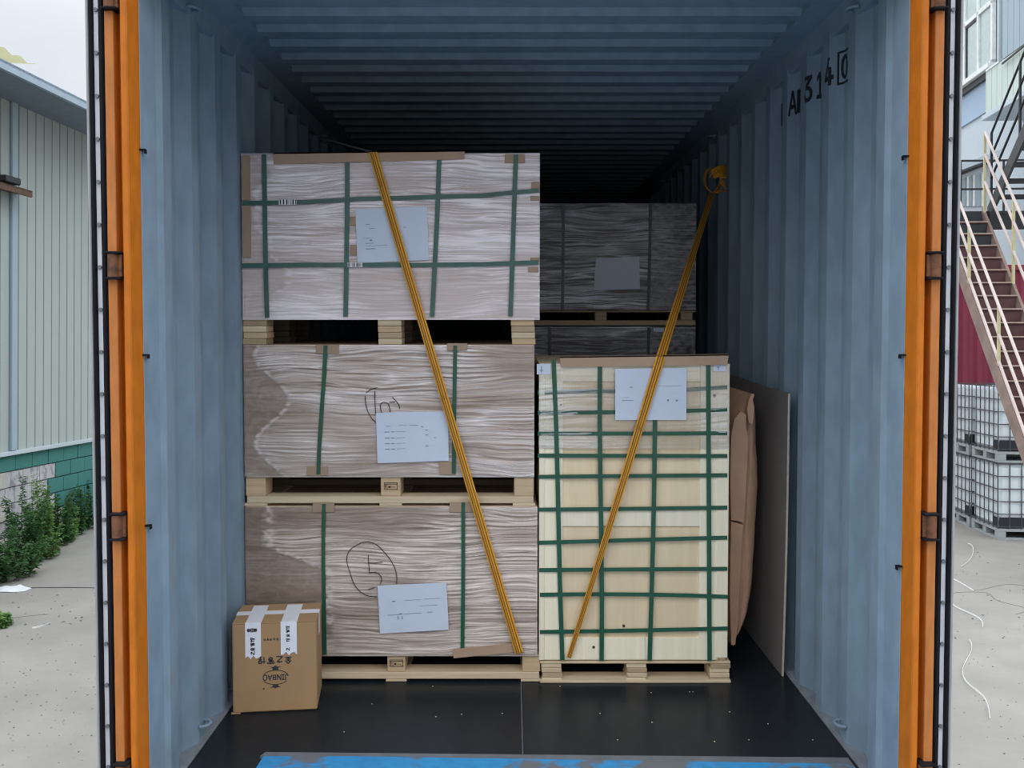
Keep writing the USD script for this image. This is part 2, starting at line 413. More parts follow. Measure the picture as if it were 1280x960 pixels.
# chips lying on the floor
t = Thing('floor_litter', 'tiny pale wood and paper chips scattered on the black floor', 'litter', kind='stuff')
ms = []
for (u, v) in [(577, 893), (541, 858), (628, 892), (545, 896), (814, 866), (866, 865), (700, 858), (750, 892), (815, 903), (893, 927), (936, 925), (1016, 925), (912, 890), (862, 865), (960, 905), (430, 915), (465, 880), (772, 925)]:
    p = on_floor(u, v); a = rng.uniform(0, 3)
    b = box(-rng.uniform(.001, .004), .003, -.0018, .0018, 0, .0015); b.apply_transform(rot(a, (0, 0, 1))); ms.append(move(b, p))
t.part('chips', cat_(ms), 'pallet_pale')

# door posts (orange) with hinges and the open doors behind them
POST = [(1.180, .12), (1.197, .034), (1.199, .028), (1.214, -.010), (1.218, -.014), (1.233, -.014), (1.236, -.010), (1.238, .034), (1.257, .034), (1.259, .004), (1.262, 0), (1.284, 0), (1.287, .004), (1.287, .12)]
for s, i in ((-1, 1), (1, 2)):
    t = Thing(f'trim_{i}', 'orange painted door post of the container, ' + ('beside the grey shed' if s < 0 else 'beside the outdoor staircase'), None, kind='structure')
    t.part('post', mx(prism_z(POST, -.16, 2.76), s), 'orange_paint')
    t.part('post_inner_face', mx(prism_z([(1.1965, .036), (1.1795, .12), (1.1775, .12), (1.1945, .036)], 0, 2.70), s), 'wall_paint')
    t.part('hinge_cover', mx(bbox(1.2585, 1.2865, -.006, 0.01, -.1, 2.70, .002), s), 'orange_faded')
    for z in (2.52, 1.70, .89, .10):
        h = t.part('hinge', mx(cat_([bbox(1.240, 1.288, -.030, .02, z + .036, z + .043, .002), bbox(1.240, 1.288, -.030, .02, z - .043, z - .036, .002)]), s), 'rubber')
        c = trimesh.creation.cylinder(.016, .070, sections=14); c.apply_translation((1.268, -.012, z))
        t.part('hinge_barrel', mx(c, s), 'rusty_steel', under=h, smooth=40)
        t.part('hinge_plate', mx(bbox(1.242, 1.259, -.012, .034, z - .035, z + .035, .002), s), 'rusty_steel', under=h)
    d = Thing(f'door_{i}', 'container door folded back outside, hinge edge with black seals and riveted strip, ' + ('beside the grey shed' if s < 0 else 'beside the stacked tanks'), None, kind='structure')
    d.part('door_leaf', mx(bbox(1.300, 1.352, .035, 1.17, .03, 2.60, .004), s), 'orange_paint')
    # two lip seals with a riveted retaining strip between them
    d.part('inner_seal', mx(prism_z([(1.289, .004), (1.296, -.004), (1.306, -.002), (1.309, .012), (1.309, .04), (1.289, .04)], .03, 2.60), s), 'rubber')
    d.part('retaining_strip', mx(bbox(1.3085, 1.3255, .010, .036, .03, 2.60, .001), s), 'white_strip')
    d.part('outer_seal', mx(prism_z([(1.325, .012), (1.328, -.002), (1.335, -.004), (1.339, .004), (1.340, .04), (1.325, .04)], .03, 2.60), s), 'rubber')
    d.part('edge_frame', mx(bbox(1.340, 1.349, .004, .1, .02, 2.61, .002), s), 'grey_steel')
    for k in range(20):
        z = 2.485 - .1315 * k
        if z < .04: break
        c = trimesh.creation.cylinder(.0062, .008, sections=10); c.apply_transform(rot(math.pi / 2, (1, 0, 0))); c.apply_translation((1.317, .008, z))
        d.part('rivet', mx(c, s), 'rivet_steel')
# stencilled number on the right wall
def on_wall(poly_mesh, y_start, z0):
    """lettering given in x (reading) and y (up): laid on the corrugated wall, reading towards the door"""
    m = poly_mesh.copy()
    m = m.subdivide_to_size(.012)
    v = m.vertices
    yy = y_start - v[:, 0]
    xx = np.array([wall_x(q) for q in yy]) - .0012 - np.where(v[:, 2] > .0005, .0006, 0)
    m.vertices = np.stack([xx, yy, z0 + v[:, 1]], 1)
    m.fix_normals()
    return m
LZ = 2.424
def letter_y(u):
    # where the sight line of column u first meets the corrugated wall
    k = (u - 640.0) / FPX
    ys = np.linspace(.1, 3.5, 4000)
    hit = CAM[0] + k * (ys - CAM[1]) >= np.array([wall_x(q) for q in ys])
    return float(ys[np.argmax(hit)])
for ch, ua, ub in (('I', 974, 979), ('A', 982.5, 993.5), ('I', 993.6, 996), ('3', 1002.5, 1012.5), ('1', 1017.5, 1023.5), ('4', 1027.5, 1038.5)):
    y0_, y1_ = letter_y(ua), letter_y(ub)
    m = trimesh.creation.extrude_polygon(Polygon([(0, 0), (.018, 0), (.018, .1), (0, .1)]), .001) if ch == 'I' else meshkit.text_mesh(ch, .100, .001, bold=True)
    m.vertices[:, 0] = (m.vertices[:, 0] - m.bounds[0, 0]); w_ = m.bounds[1, 0]
    m.vertices[:, 0] *= min(max(y0_ - y1_, .02), .12) / w_
    right_wall.part('stencil', on_wall(m, y0_, LZ), 'stencil_black')
m = cat_([meshkit.text_mesh('0', .085, .001, bold=True)])
m.vertices[:, 0] = (m.vertices[:, 0] - m.bounds[0, 0]) * .7 + .016; m.vertices[:, 1] += .008
fr = Polygon([(0, -.012), (.085, -.012), (.085, .112), (0, .112)]).difference(Polygon([(.008, -.004), (.077, -.004), (.077, .104), (.008, .104)]))
fm = trimesh.creation.extrude_polygon(fr, .001)
right_wall.part('stencil', on_wall(cat_([m, fm]), letter_y(1043), LZ), 'stencil_black')

# ------------------------------------------------------------------ cargo builders
YF = 1.03                            # front of the cargo
class Place:
    pass
def ridge(n, p=2.0, k=1.0):
    return (1 - np.abs(2 * n - 1) * 1.9 * k).clip(0, 1) ** p
def wrap(T, x0, x1, z0, z1, yf, depth, seed, mat, amp=.0035, nx=190, nz=330, tight=None, zf=52.0, base=.08, gain=.6, lw=.22, tw=1.15):
    """stretch film round the front and both flanks: front folds run along the winding direction; haze is where the film is folded over itself, plus painted glint streaks.
    tight(X, Z): 0 where the film lies flat, 1 where it is gathered"""
    xs = np.linspace(x0, x1, nx); zs = np.linspace(z0, z1, nz)
    X, Z = np.meshgrid(xs, zs, indexing='ij'); O = np.zeros_like(X)
    f3 = lambda a, b, c, o, sd: fbm(np.stack([a, O + b, c], -1), o, sd)
    wz = (f3(X * 2.1, 3.1, Z * 3.4, 3, seed) - .5) * .075 + (f3(X * 7, 5.7, Z * 16, 2, seed + 3) - .5) * .016
    a = f3(X * 2.6, 0, (Z + wz) * zf, 2, seed + 11)
    b = f3(X * 4.4 + 7, 0, (Z + wz * 1.2) * zf * 2.1, 2, seed + 23)
    c = f3(X * 3.0 + 3, 2, (Z + wz * .8) * zf * 2.6, 1, seed + 29)
    r = ridge(a, 1.3) * .55 + ridge(b, 1.5) * .40 + ridge(c, 2) * .15
    reg = (f3(X * 1.8, 9, Z * 3.6 + wz * 6, 3, seed + 31) * 3.2 - 1.0).clip(.14, 1)
    if tight is not None: reg = reg * tight(X, Z)
    # crumples where the film is loose at the edge of the gathered part
    t_ = tight(X, Z) if tight is not None else O + 1
    crum = ridge(f3(X * 26, 1, Z * 30, 3, seed + 41), 2) * np.exp(-((t_ - .38) / .22) ** 2) if tight is not None else O
    edge = np.minimum(np.minimum(X - x0, x1 - X), np.minimum(Z - z0, z1 - Z)).clip(0, .012) / .012
    Y = yf - .004 - (amp * r * reg + .004 * crum) * edge
    thin = (ridge(b, 3.2) * (f3(X * 3, 6, Z * 14, 2, seed + 61) * 2.4 - .6).clip(0, 1) + ridge(c, 3.5) * (f3(X * 3, 8, Z * 11, 2, seed + 67) * 2.6 - .8).clip(0, 1)).clip(0, 1)  # thin streaks: milky folds, and glints painted into the haze
    streak = ((a - .50) * 4).clip(0, 1) * .25 + thin * .9
    layer = (f3(X * 1.4 + 2, 4, (Z + wz) * 7, 3, seed + 51) * 2.0 - .5).clip(0, 1)
    haze = base + gain * reg ** .7 * (lw * layer + tw * streak) + .35 * crum
    hz = [haze.ravel()]
    parts = [trimesh.Trimesh(*(lambda m: (np.stack([X, Y, Z], -1).reshape(-1, 3), m.faces))(sheet(xs, zs, lambda A, B_: np.stack([A, A * 0, B_], -1))), process=False)]
    zz = np.linspace(z0, z1, 60)
    for x, s in ((x0, -1), (x1, 1)):
        f = sheet(np.linspace(yf - .004, yf + depth, 12), zz, lambda A, Zq, x=x, s=s: np.stack([np.full_like(A, x) + s * .0015 * np.sin(Zq * 90 + A * 4), A, Zq], -1))
        parts.append(f); hz.append(np.full(len(f.vertices), base + gain * .4))
    V = np.vstack([p.vertices for p in parts]); o = 0; Fs = []
    for p in parts: Fs.append(p.faces + o); o += len(p.vertices)
    path = T.part('stretch_wrap', trimesh.Trimesh(V, np.vstack(Fs), process=False), mat, smooth=True)
    UsdGeom.PrimvarsAPI(stage.GetPrimAtPath(path)).CreatePrimvar('haze', Sdf.ValueTypeNames.FloatArray, 'vertex').Set([float(q) for q in np.concatenate(hz).clip(0, .95)])
    return path
def band(T, pts_uv, yf, width=.017, mat='strap_green', under=None, along='v', th=.0012, off=.0142):
    """a plastic strap on the front, through pixels of the photograph at the plane yf"""
    P = [at(u, v, yf - off) for u, v in pts_uv]
    n = max(len(P), 6); P = spline(P, n) if len(P) > 2 else np.linspace(P[0], P[-1], n)
    w = (1, 0, 0) if along == 'v' else (0, 0, 1)
    return T.part('strap', strip(P, w, width, th), mat, under=under)
def quad_sheet(corners_uv, yf, curl=.004, n=10, th=.0006, seed=0):
    """a sheet of paper lying on a front face; corners clockwise from top left"""
    C = [at(u, v, yf) for u, v in corners_uv]
    s = np.linspace(0, 1, n)
    def fn(A, B):
        P = (C[0] * ((1 - A) * (1 - B))[..., None] + C[1] * (A * (1 - B))[..., None] + C[2] * (A * B)[..., None] + C[3] * ((1 - A) * B)[..., None])
        P[..., 1] -= curl * (fbm(np.stack([A * 3, B * 3, A * 0 + seed], -1), 2, seed) - .3)
        return P
    f = sheet(s, s, fn)
    b = f.copy(); b.vertices[:, 1] += th; b.invert()
    return cat_([f, b]), fn
def print_on(fn, items, off=.0016):
    """dashes of print on a sheet: (a0, a1, b, height)"""
    ms = []
    for a0, a1, b, h in items:
        A = np.array([a0, a1, a1, a0]); B = np.array([b, b, b + h, b + h])
        P = fn(A, B); P[:, 1] -= off
        Q = P.copy(); Q[:, 1] += .0008
        m = trimesh.convex.convex_hull(np.vstack([P, Q])); ms.append(m)
    return cat_(ms)
def barcode(T, u0, u1, v0, v1, yf, under=None, seed=0):
    a, b = at(u0, v0, yf), at(u1, v1, yf)
    p = T.part('barcode_label', box(a[0], b[0], yf - .001, yf, b[2], a[2]), 'tape_label', under=under)
    r = np.random.default_rng(seed); x = a[0] + .002; ms = []
    while x < b[0] - .004:
        w = r.choice([.0012, .002, .004]); ms.append(box(x, x + w, yf - .0018, yf - .001, b[2] + .001, a[2] - .001)); x += w + r.choice([.002, .003, .006])
    if ms: T.part('bars', cat_(ms), 'ink', under=p if under is None else under)
def guard(T, u0, u1, v0, v1, yf, name='strap_guard'):
    a, b = at(u0, v0, yf - .007), at(u1, v1, yf - .007)
    T.part(name, bbox(a[0], b[0], yf - .0128, yf - .004, b[2], a[2], .001), 'cardboard_dark')

def body(T, x0, x1, z0, z1, yf, depth, mat, flap=True):
    b = bbox(x0, x1, yf, yf + depth, z0, z1, .006)
    T.part('carton', b, mat)

# ---- three wrapped cartons in a stack
SX0, SX1 = -1.150, xz(669, 700, YF)[0]
def ux(u, v=600, y=YF): return xz(u, v, y)[0]
def vz(v, y=YF): return xz(640, v, y)[1]
DEP = .98

# bottom
B = Thing('wrapped_carton', 'bottom film-wrapped carton of the tall stack, two green straps, circled mark above its paper', 'carton', (-.5, YF, vz(818)))
bx0, bx1, bz0, bz1 = ux(307, 720), ux(672, 720), vz(818), vz(632.5)
body(B, bx0, bx1, bz0, bz1, YF, DEP, 'cardboard')
tight = lambda X, Z: np.clip((X - (bx0 + .06 + .25 * np.clip((bz1 - .17 - Z) / .1, 0, 1))) / .10, .05, 1)
wrap(B, bx0, bx1, bz0 - .006, bz1, YF, DEP, 3, 'film_low', amp=.0075, tight=tight, base=.03, gain=.66)
band(B, [(405, 630), (404, 700), (405, 760), (406, 818)], YF, .016)
band(B, [(579, 628), (579, 720), (578, 812)], YF, .016)
for g in ((391, 418, 629, 640), (562, 592, 628, 640)): guard(B, *g, YF)
pm, fn = quad_sheet([(472, 732), (558, 728), (561, 787), (475, 792)], YF - .0155, seed=4)
pp = B.part('paper_label', pm, 'paper')
B.part('print', print_on(fn, [(.20, .25, .33, .014), (.12, .30, .62, .006), (.29, .34, .60, .018), (.36, .62, .61, .006), (.70, .78, .60, .010), (.38, .62, .33, .004), (.66, .9, .32, .004), (.60, .85, .46, .004), (.27, .28, .66, .06), (.33, .34, .66, .06)]), 'ink_soft', kind='stuff', under=pp)
def draw(T, strokes, yf, r=.0015, mat='marker', name='marker_line'):
    for st in strokes:
        P = [at(u, v, yf) for u, v in st]
        P = spline(P, max(8, 5 * len(P))) if len(P) > 2 else np.array(P)
        T.part(name, strip(P, (0, 1, 0), .0012, r * 2), mat)
def img_pts(ox, oy, k, pts): return [(ox + a / k, oy + b / k) for a, b in pts]
Z4 = lambda *p: img_pts(425, 665, 7.11, p)
draw(B, [Z4((330, 573), (270, 572), (200, 545), (130, 470), (85, 350), (60, 245), (75, 180), (150, 115), (245, 88), (320, 110), (385, 170), (450, 250), (490, 330), (502, 462)),
         Z4((250, 205), (262, 370)), Z4((245, 272), (310, 275), (378, 264)), Z4((262, 365), (330, 365), (366, 400), (355, 460)), Z4((310, 496), (270, 506), (248, 512))], YF - .0122)
# middle
Mi = Thing('wrapped_carton', 'middle film-wrapped carton of the tall stack, above the pallet with a stamped middle block', 'carton', (-.5, YF, vz(594)))
mx0, mx1, mz0, mz1 = max(ux(303, 510), -1.160), ux(668, 510), vz(594), vz(431)
body(Mi, mx0, mx1, mz0, mz1, YF, DEP, 'cardboard')
tight = lambda X, Z: np.clip((X - (mx0 + .10 + .07 * np.sin(Z * 17))) / .05, .08, 1)
wrap(Mi, mx0, mx1, mz0 - .008, mz1, YF, DEP, 5, 'film_mid', amp=.0075, tight=tight, base=.04, gain=.78)
band(Mi, [(407, 432), (403, 500), (399, 560), (398, 593)], YF, .017)
band(Mi, [(569, 432), (568, 500), (567, 592)], YF, .016)
for g in ((395, 424, 431, 442), (559, 584, 429, 438), (384, 410, 583, 594), (549, 570, 577, 593)): guard(Mi, *g, YF)
pm, fn = quad_sheet([(470, 516), (560, 514), (561, 576), (472, 579)], YF - .0155, seed=8)
pp = Mi.part('paper_label', pm, 'paper')
its = []
for b, dk in ((.27, 0), (.38, 1), (.50, 1), (.61, 1), (.72, 1)):
    its += [(.11, .18, b, .012), (.20, .25, b, .013)] if dk else [(.13, .20, b, .006), (.31, .42, b - .01, .006), (.46, .58, b - .01, .008)]
    its += [(.27, .40, b + .003, .005)] if dk else []
its += [(.68, .72, .36, .01), (.68, .72, .46, .01), (.68, .72, .68, .014), (.80, .83, .52, .01), (.62, .65, .29, .01)]
Mi.part('print', print_on(fn, its), 'ink_soft', kind='stuff', under=pp)
Z3 = lambda *p: img_pts(420, 480, 8.53, p)
draw(Mi, [Z3((320, 95), (370, 60), (440, 40)), Z3((312, 125), (315, 200), (345, 305), (385, 370), (425, 410)), Z3((414, 75), (416, 200), (424, 320)), Z3((482, 320), (475, 260), (484, 205), (540, 200), (568, 240), (577, 310)), Z3((600, 140), (640, 180), (668, 220), (678, 268)), Z3((570, 195), (630, 190))], YF - .0122, .0016)
# top
To = Thing('wrapped_carton', 'top film-wrapped carton of the tall stack, with a grid of green straps', 'carton', (-.5, YF, vz(396)))
tx0, tx1, tz0, tz1 = max(ux(302, 300), -1.159), ux(674, 300), vz(397), vz(193)
body(To, tx0, tx1, tz0, tz1, YF, DEP, 'cardboard')
tight = lambda X, Z: np.clip((X - tx0 - .03 - .13 * np.clip(fbm(np.stack([X * 0 + 1, X * 0, Z * 7], -1), 2, 4) * 2.2 - .6, 0, 1)) / .07, .10, 1)
wrap(To, tx0 - .002, tx1 + .002, tz0 - .010, tz1 + .004, YF, DEP, 9, 'film_top', amp=.0075, tight=tight, base=.22, gain=1.0, lw=.32)
for pts in ([(330, 193), (331, 260), (332, 330), (334, 397)], [(434, 196), (434, 250), (433, 330), (432, 396)], [(549, 196), (546, 280), (543, 340), (540, 396)], [(645, 193), (642, 280), (640, 340), (638, 395)]):
    band(To, pts, YF, .019, 'strap_hazy', off=.0142)
for pts in ([(303, 254), (370, 253), (470, 248), (560, 246), (674, 238)], [(303, 332), (420, 331), (560, 331), (673, 328)]):
    band(To, pts, YF, .018, 'strap_hazy', along='h', off=.0155)
barcode(To, 348, 371, 249, 256, YF - .0164, seed=1)
barcode(To, 434, 453, 328, 334, YF - .0164, seed=2)
pm, fn = quad_sheet([(444, 261), (534, 258), (536, 325), (447, 329)], YF - .0122, curl=.002, seed=12)
pp = To.part('paper_label', pm, 'paper')
To.part('print', print_on(fn, [(.14, .19, .29, .008), (.18, .26, .37, .006), (.10, .24, .54, .005), (.18, .22, .58, .02), (.12, .24, .64, .008), (.12, .42, .69, .004), (.12, .26, .74, .012), (.66, .70, .37, .008)]), 'ink_soft', kind='stuff', under=pp)
for g in ((302, 313, 195, 250), (303, 314, 256, 322), (631, 656, 193, 204), (664, 674, 228, 236), (663, 674, 245, 251), (663, 674, 322, 327), (660, 673, 334, 340), (438, 445, 271, 282), (438, 446, 306, 319)):
    guard(To, *g, YF, 'corner_pad')

# ---- pallets
def pallet(T, x0, x1, z0, z1, yf, depth, blocks, bw, wood_a='pallet_wood', wood_b='pallet_pale', layered=False, front_board=True, feet=True, top=.018):
    """blocks: x centres. Deck boards on top, blocks, bottom runners and (if shown) a front board"""
    nb = 6
    bd = depth / nb
    for k in range(nb):
        T.part('deck_board', bbox(x0, x1, yf + k * bd + .006 * (k > 0), yf + (k + 1) * bd - .012, z1 - top, z1 - .0005, .002), wood_b if k == 0 else 'shaded_wood')  # boards behind the front one get the wood with painted shade
    zb = z0 + (.012 if feet else 0)
    low = zb + (.030 if front_board else 0)
    if front_board:
        for yy in (yf - .002, yf + depth / 2 - .05, yf + depth - .10):
            T.part('bottom_board', bbox(x0, x1, yy, yy + .095, zb, low, .003), wood_b if yy < yf else 'shaded_wood')
    for cx in blocks:
        for yy in (yf + .001, yf + depth / 2 - .06, yf + depth - .125):
            if layered:
                n = 4; h = (z1 - top - low) / n; off = 0
                p = None
                for q in range(n):
                    o = rng.uniform(-.003, .003)
                    b = bbox(cx - bw / 2 + o, cx + bw / 2 + o, yy + rng.uniform(-.002, .004), yy + .12, low + q * h + .0008, low + (q + 1) * h - .0008, .0015)
                    m_ = [wood_a, wood_b, 'ply_dark'][(q + int(cx * 31)) % 3] if yy < yf + .1 else 'shaded_wood'
                    p = T.part('block', b, m_) if p is None else (T.part('layer', b, m_, under=p), p)[1]
            else:
                T.part('block', bbox(cx - bw / 2, cx + bw / 2, yy, yy + .12, low, z1 - top, .003), wood_a if yy < yf + .1 else 'shaded_wood')
        if feet:
            T.part('foot', bbox(cx - bw / 2 - .006, cx + bw / 2 + .006, yf, yf + depth, z0 + .001, zb, .001), wood_b)
P3 = Thing('pallet', 'wooden pallet with layered blocks under the top carton of the tall stack', 'pallet', (-.5, YF, vz(431)))
pallet(P3, max(ux(303, 410), -1.157), ux(668, 410), vz(431), vz(397), YF + .004, DEP - .01, [ux(318, 410), ux(487, 410), ux(654, 410)], .098, layered=True, front_board=False, feet=False, top=.008)
P2 = Thing('pallet', 'pale wooden pallet with a stamped middle block, between the middle and bottom cartons', 'pallet', (-.5, YF, vz(633)))
pallet(P2, max(ux(306, 610), -1.154), ux(667, 610), vz(633.0), vz(594.5), YF + .004, DEP - .01, [ux(319, 610), ux(488, 610), ux(655, 610)], .083, feet=True, top=.008)
P1 = Thing('pallet', 'pale wooden pallet standing on the black floor below the tall stack', 'pallet', (-.5, YF, 0))
pallet(P1, max(ux(306, 835), -1.148), ux(674, 835), 0, vz(818.5), YF + .004, DEP - .01, [ux(319, 835), ux(495, 835), ux(664, 835)], .076, feet=True, top=.008)
def stamp(T, u0, u1, v0, v1, yf):
    a, b = at(u0, v0, yf), at(u1, v1, yf)
    w, h = b[0] - a[0], a[2] - b[2]
    fr = [box(a[0], b[0], yf - .001, yf, a[2] - .0022, a[2]), box(a[0], b[0], yf - .001, yf, b[2], b[2] + .0022), box(a[0], a[0] + .0018, yf - .001, yf, b[2], a[2]), box(b[0] - .0022, b[0], yf - .001, yf, b[2], a[2]),
          box(a[0] + w * .22, a[0] + w * .25, yf - .001, yf, b[2], a[2] - h * .2), box(a[0], b[0], yf - .001, yf, a[2] - h * .28, a[2] - h * .2),
          box(a[0] + w * .32, a[0] + w * .50, yf - .001, yf, b[2] + h * .25, b[2] + h * .5), box(a[0] + w * .08, a[0] + w * .14, yf - .001, yf, b[2] + h * .2, b[2] + h * .7), box(a[0] + w * .56, a[0] + w * .85, yf - .001, yf, b[2] + h * .32, b[2] + h * .38)]
    T.part('burnt_stamp', cat_(fr), 'stamp_brown')
stamp(P2, 480, 497, 603, 612, YF + .004)
stamp(P1, 487, 504, 824.5, 833, YF + .004)

# ---- plywood crate
CR = Thing('plywood_crate', 'pale plywood crate with a dense grid of green straps, beside the tall carton stack', 'crate', (.45, YF, vz(826)))
cx0, cx1, cz0, cz1 = ux(674, 640), ux(909, 640), vz(826), vz(455)
CD = 1.0
CR.part('side_panels', bbox(cx0, cx1, YF + .010, YF + CD, cz0, cz1, .003), 'crate_ply')
def brd(name, u0, u1, v0, v1, y0, mat, th=.02, lab=None):
    a, b = at(u0, v0, YF), at(u1, v1, YF)
    return CR.part(name, bbox(a[0], b[0], y0, y0 + th, b[2], a[2], .0015), mat, label=lab)
brd('corner_post', 674, 680.5, 458, 825, YF - .004, 'crate_frame')
brd('stile', 681, 703, 455, 825, YF, 'crate_frame')
brd('stile', 876, 897, 455, 825, YF, 'crate_frame')
brd('corner_post', 897.6, 909, 455, 822, YF - .003, 'crate_frame')
brd('rail', 703.4, 875.6, 455, 477, YF + .001, 'crate_frame')
brd('rail', 703.4, 875.6, 638, 658, YF + .001, 'crate_frame')
brd('rail', 703.4, 806, 797, 825, YF + .001, 'crate_frame')
brd('rail', 806.6, 875.6, 797, 825, YF + .001, 'crate_frame')
brd('panel', 703.4, 875.6, 477.6, 637.4, YF + .008, 'crate_ply')
brd('panel', 703.4, 875.6, 658.6, 796.4, YF + .008, 'crate_ply')
for (u, v, r) in ((893, 494.5, .0065), (701, 506, .004), (742, 809, .006), (780, 783, .006)):
    p = at(u, v, YF); c = trimesh.creation.cylinder(r, .002, sections=12); c.apply_transform(rot(math.pi / 2, (1, 0, 0))); CR.part('knot', move(c, (p[0], YF - .001 if u in (893, 701) else YF + (.000 if v > 800 else .007), p[2])), 'stamp_brown')
# film over the head of the crate
a, b = at(690, 456, YF), at(905, 560, YF)
wrap(CR, cx0 - .002, cx1 + .002, b[2], cz1 + .004, YF - .003, .3, 17, 'film_crate', amp=.003, nx=150, nz=110, base=.02, gain=.35)
for pts in ([(672, 491), (750, 489), (830, 488), (909, 484)], [(672, 516), (790, 515), (909, 512)], [(672, 542), (790, 542), (909, 541.5)], [(672, 569.5), (909, 570)], [(673, 596), (909, 594)],
            [(673, 637), (790, 636), (909, 634.5)], [(673, 678.5), (760, 676), (909, 672)], [(674, 712.6), (909, 711)], [(675, 743.5), (790, 743), (910, 746)], [(675, 790), (800, 788), (910, 785.5)]):
    band(CR, pts, YF, .0165, along='h', off=.0075 if pts[0][1] > 500 else .003)
for pts in ([(692, 450), (696, 560), (699, 690), (703, 825)], [(750, 458), (750.5, 600), (752, 700), (752, 826)], [(819, 458), (818.5, 560), (816, 690), (812, 826)], [(885.5, 456), (886, 600), (887, 826)]):
    band(CR, pts, YF, .0185, along='v', off=.0095)
pm, fn = quad_sheet([(769, 461), (858, 460), (858, 525), (769, 525)], YF - .014, curl=.003, seed=21)
pp = CR.part('paper_label', pm, 'paper')
CR.part('print', print_on(fn, [(.20, .25, .355, .012), (.09, .26, .615, .008), (.10, .2, .56, .003), (.73, .755, .60, .035), (.85, .88, .61, .025), (.6, .9, .34, .003)]), 'ink_soft', kind='stuff', under=pp)
for (u0, u1, v0, v1) in ((671, 688, 455, 468), (892, 907, 456, 464)):
    a, b = at(u0, v0, YF - .008), at(u1, v1, YF - .008)
    p = CR.part('corner_tag', box(a[0], b[0], YF - .0085, YF - .0075, b[2], a[2]), 'paper')
    CR.part('mark', cat_([box(a[0] + .018, a[0] + .021, YF - .0093, YF - .0085, b[2] + .006, a[2] - .008), box(a[0] + .012, a[0] + .026, YF - .0093, YF - .0085, b[2] + .016, b[2] + .0185)]), 'ink_soft', under=p)
P4 = Thing('pallet', 'pallet with layered plywood blocks under the green-strapped plywood crate', 'pallet', (.45, YF, 0))
pallet(P4, ux(675, 840), ux(913, 840), 0, vz(826.5), YF - .002, CD, [ux(690, 840), ux(795.5, 840), ux(900, 840)], .084, wood_a='pallet_pale', wood_b='pallet_pale', layered=True, front_board=False, feet=False, top=.010)
a = on_floor(676, 853); 
P4.part('bottom_board', bbox(ux(675, 850), ux(913, 850), YF - .012, YF + .09, .0005, .012, .002), 'pallet_pale')

# ---- cartons stacked at the back, behind the crate
YB = 2.45
D1 = Thing('wrapped_carton', 'shadowed film-wrapped carton with a slanting paper label, upper one behind the plywood crate', 'carton', (.4, YB, 1.5))
dx0, dx1 = xz(640, 320, YB)[0], xz(870, 320, YB)[0]
dz0, dz1 = xz(640, 388, YB)[1], xz(640, 254, YB)[1]
body(D1, dx0, dx1, dz0, dz1, YB, 1.1, 'carton_shaded')
tight = lambda X, Z: np.where(X > xz(812, 320, YB)[0], .15, np.clip(1.2 - (X - dx0) * .7, .2, 1))
wrap(D1, dx0, dx1, dz0, dz1, YB, 1.1, 31, 'film_dark', amp=.009, nx=150, nz=260, tight=tight, zf=34, base=.0, gain=1.1, lw=.05, tw=1.2)
band(D1, [(704, 254), (704, 320), (703, 388)], YB, .016, 'strap_dark')
band(D1, [(813, 254), (812, 320), (810, 388)], YB, .016, 'strap_dark')
band(D1, [(650, 321), (675, 321.5), (704, 326)], YB, .02, 'strap_dark', along='h')
pm, fn = quad_sheet([(745, 323), (799, 321), (800, 361), (742, 363)], YB - .012, seed=33)
D1.part('paper_label', pm, 'paper')
P5 = Thing('pallet', 'dim pallet with a thin bottom board between the two back cartons', 'pallet', (.4, YB, 1.47))
pz0, pz1 = xz(640, 407, YB)[1], xz(640, 388.5, YB)[1]
pallet(P5, dx0, dx1, pz0, pz1, YB, 1.1, [dx0 + .05, xz(751, 395, YB)[0], dx1 - .05], .066, feet=False, wood_a='ply_dark', wood_b='ply_dark', top=.008)
D2 = Thing('wrapped_carton', 'film-wrapped carton hidden mostly behind the plywood crate, lower one of the back stack', 'carton', (.4, YB, .12))
ez1 = xz(640, 408, YB)[1]
body(D2, dx0, dx1, .12, ez1, YB, 1.1, 'carton_shaded')
wrap(D2, dx0, dx1, ez1 - .5, ez1, YB, 1.1, 37, 'film_dark', amp=.009, nx=150, nz=240, tight=tight, zf=34, base=.0, gain=1.1, lw=.05, tw=1.2)
band(D2, [(687, 409), (687, 460)], YB, .016, 'strap_dark')
band(D2, [(811, 409), (810, 460)], YB, .016, 'strap_dark')
a, b = at(817, 410, YB - .014), at(830, 415, YB - .014)
D2.part('paper_label', box(a[0], b[0], YB - .014, YB - .013, b[2], a[2]), 'paper')
P6 = Thing('pallet', 'pallet on the floor under the back cartons, hidden behind the crate', 'pallet', (.4, YB, 0))
pallet(P6, dx0, dx1, 0, .119, YB, 1.1, [dx0 + .05, (dx0 + dx1) / 2, dx1 - .05], .08, wood_a='ply_dark', wood_b='ply_dark')

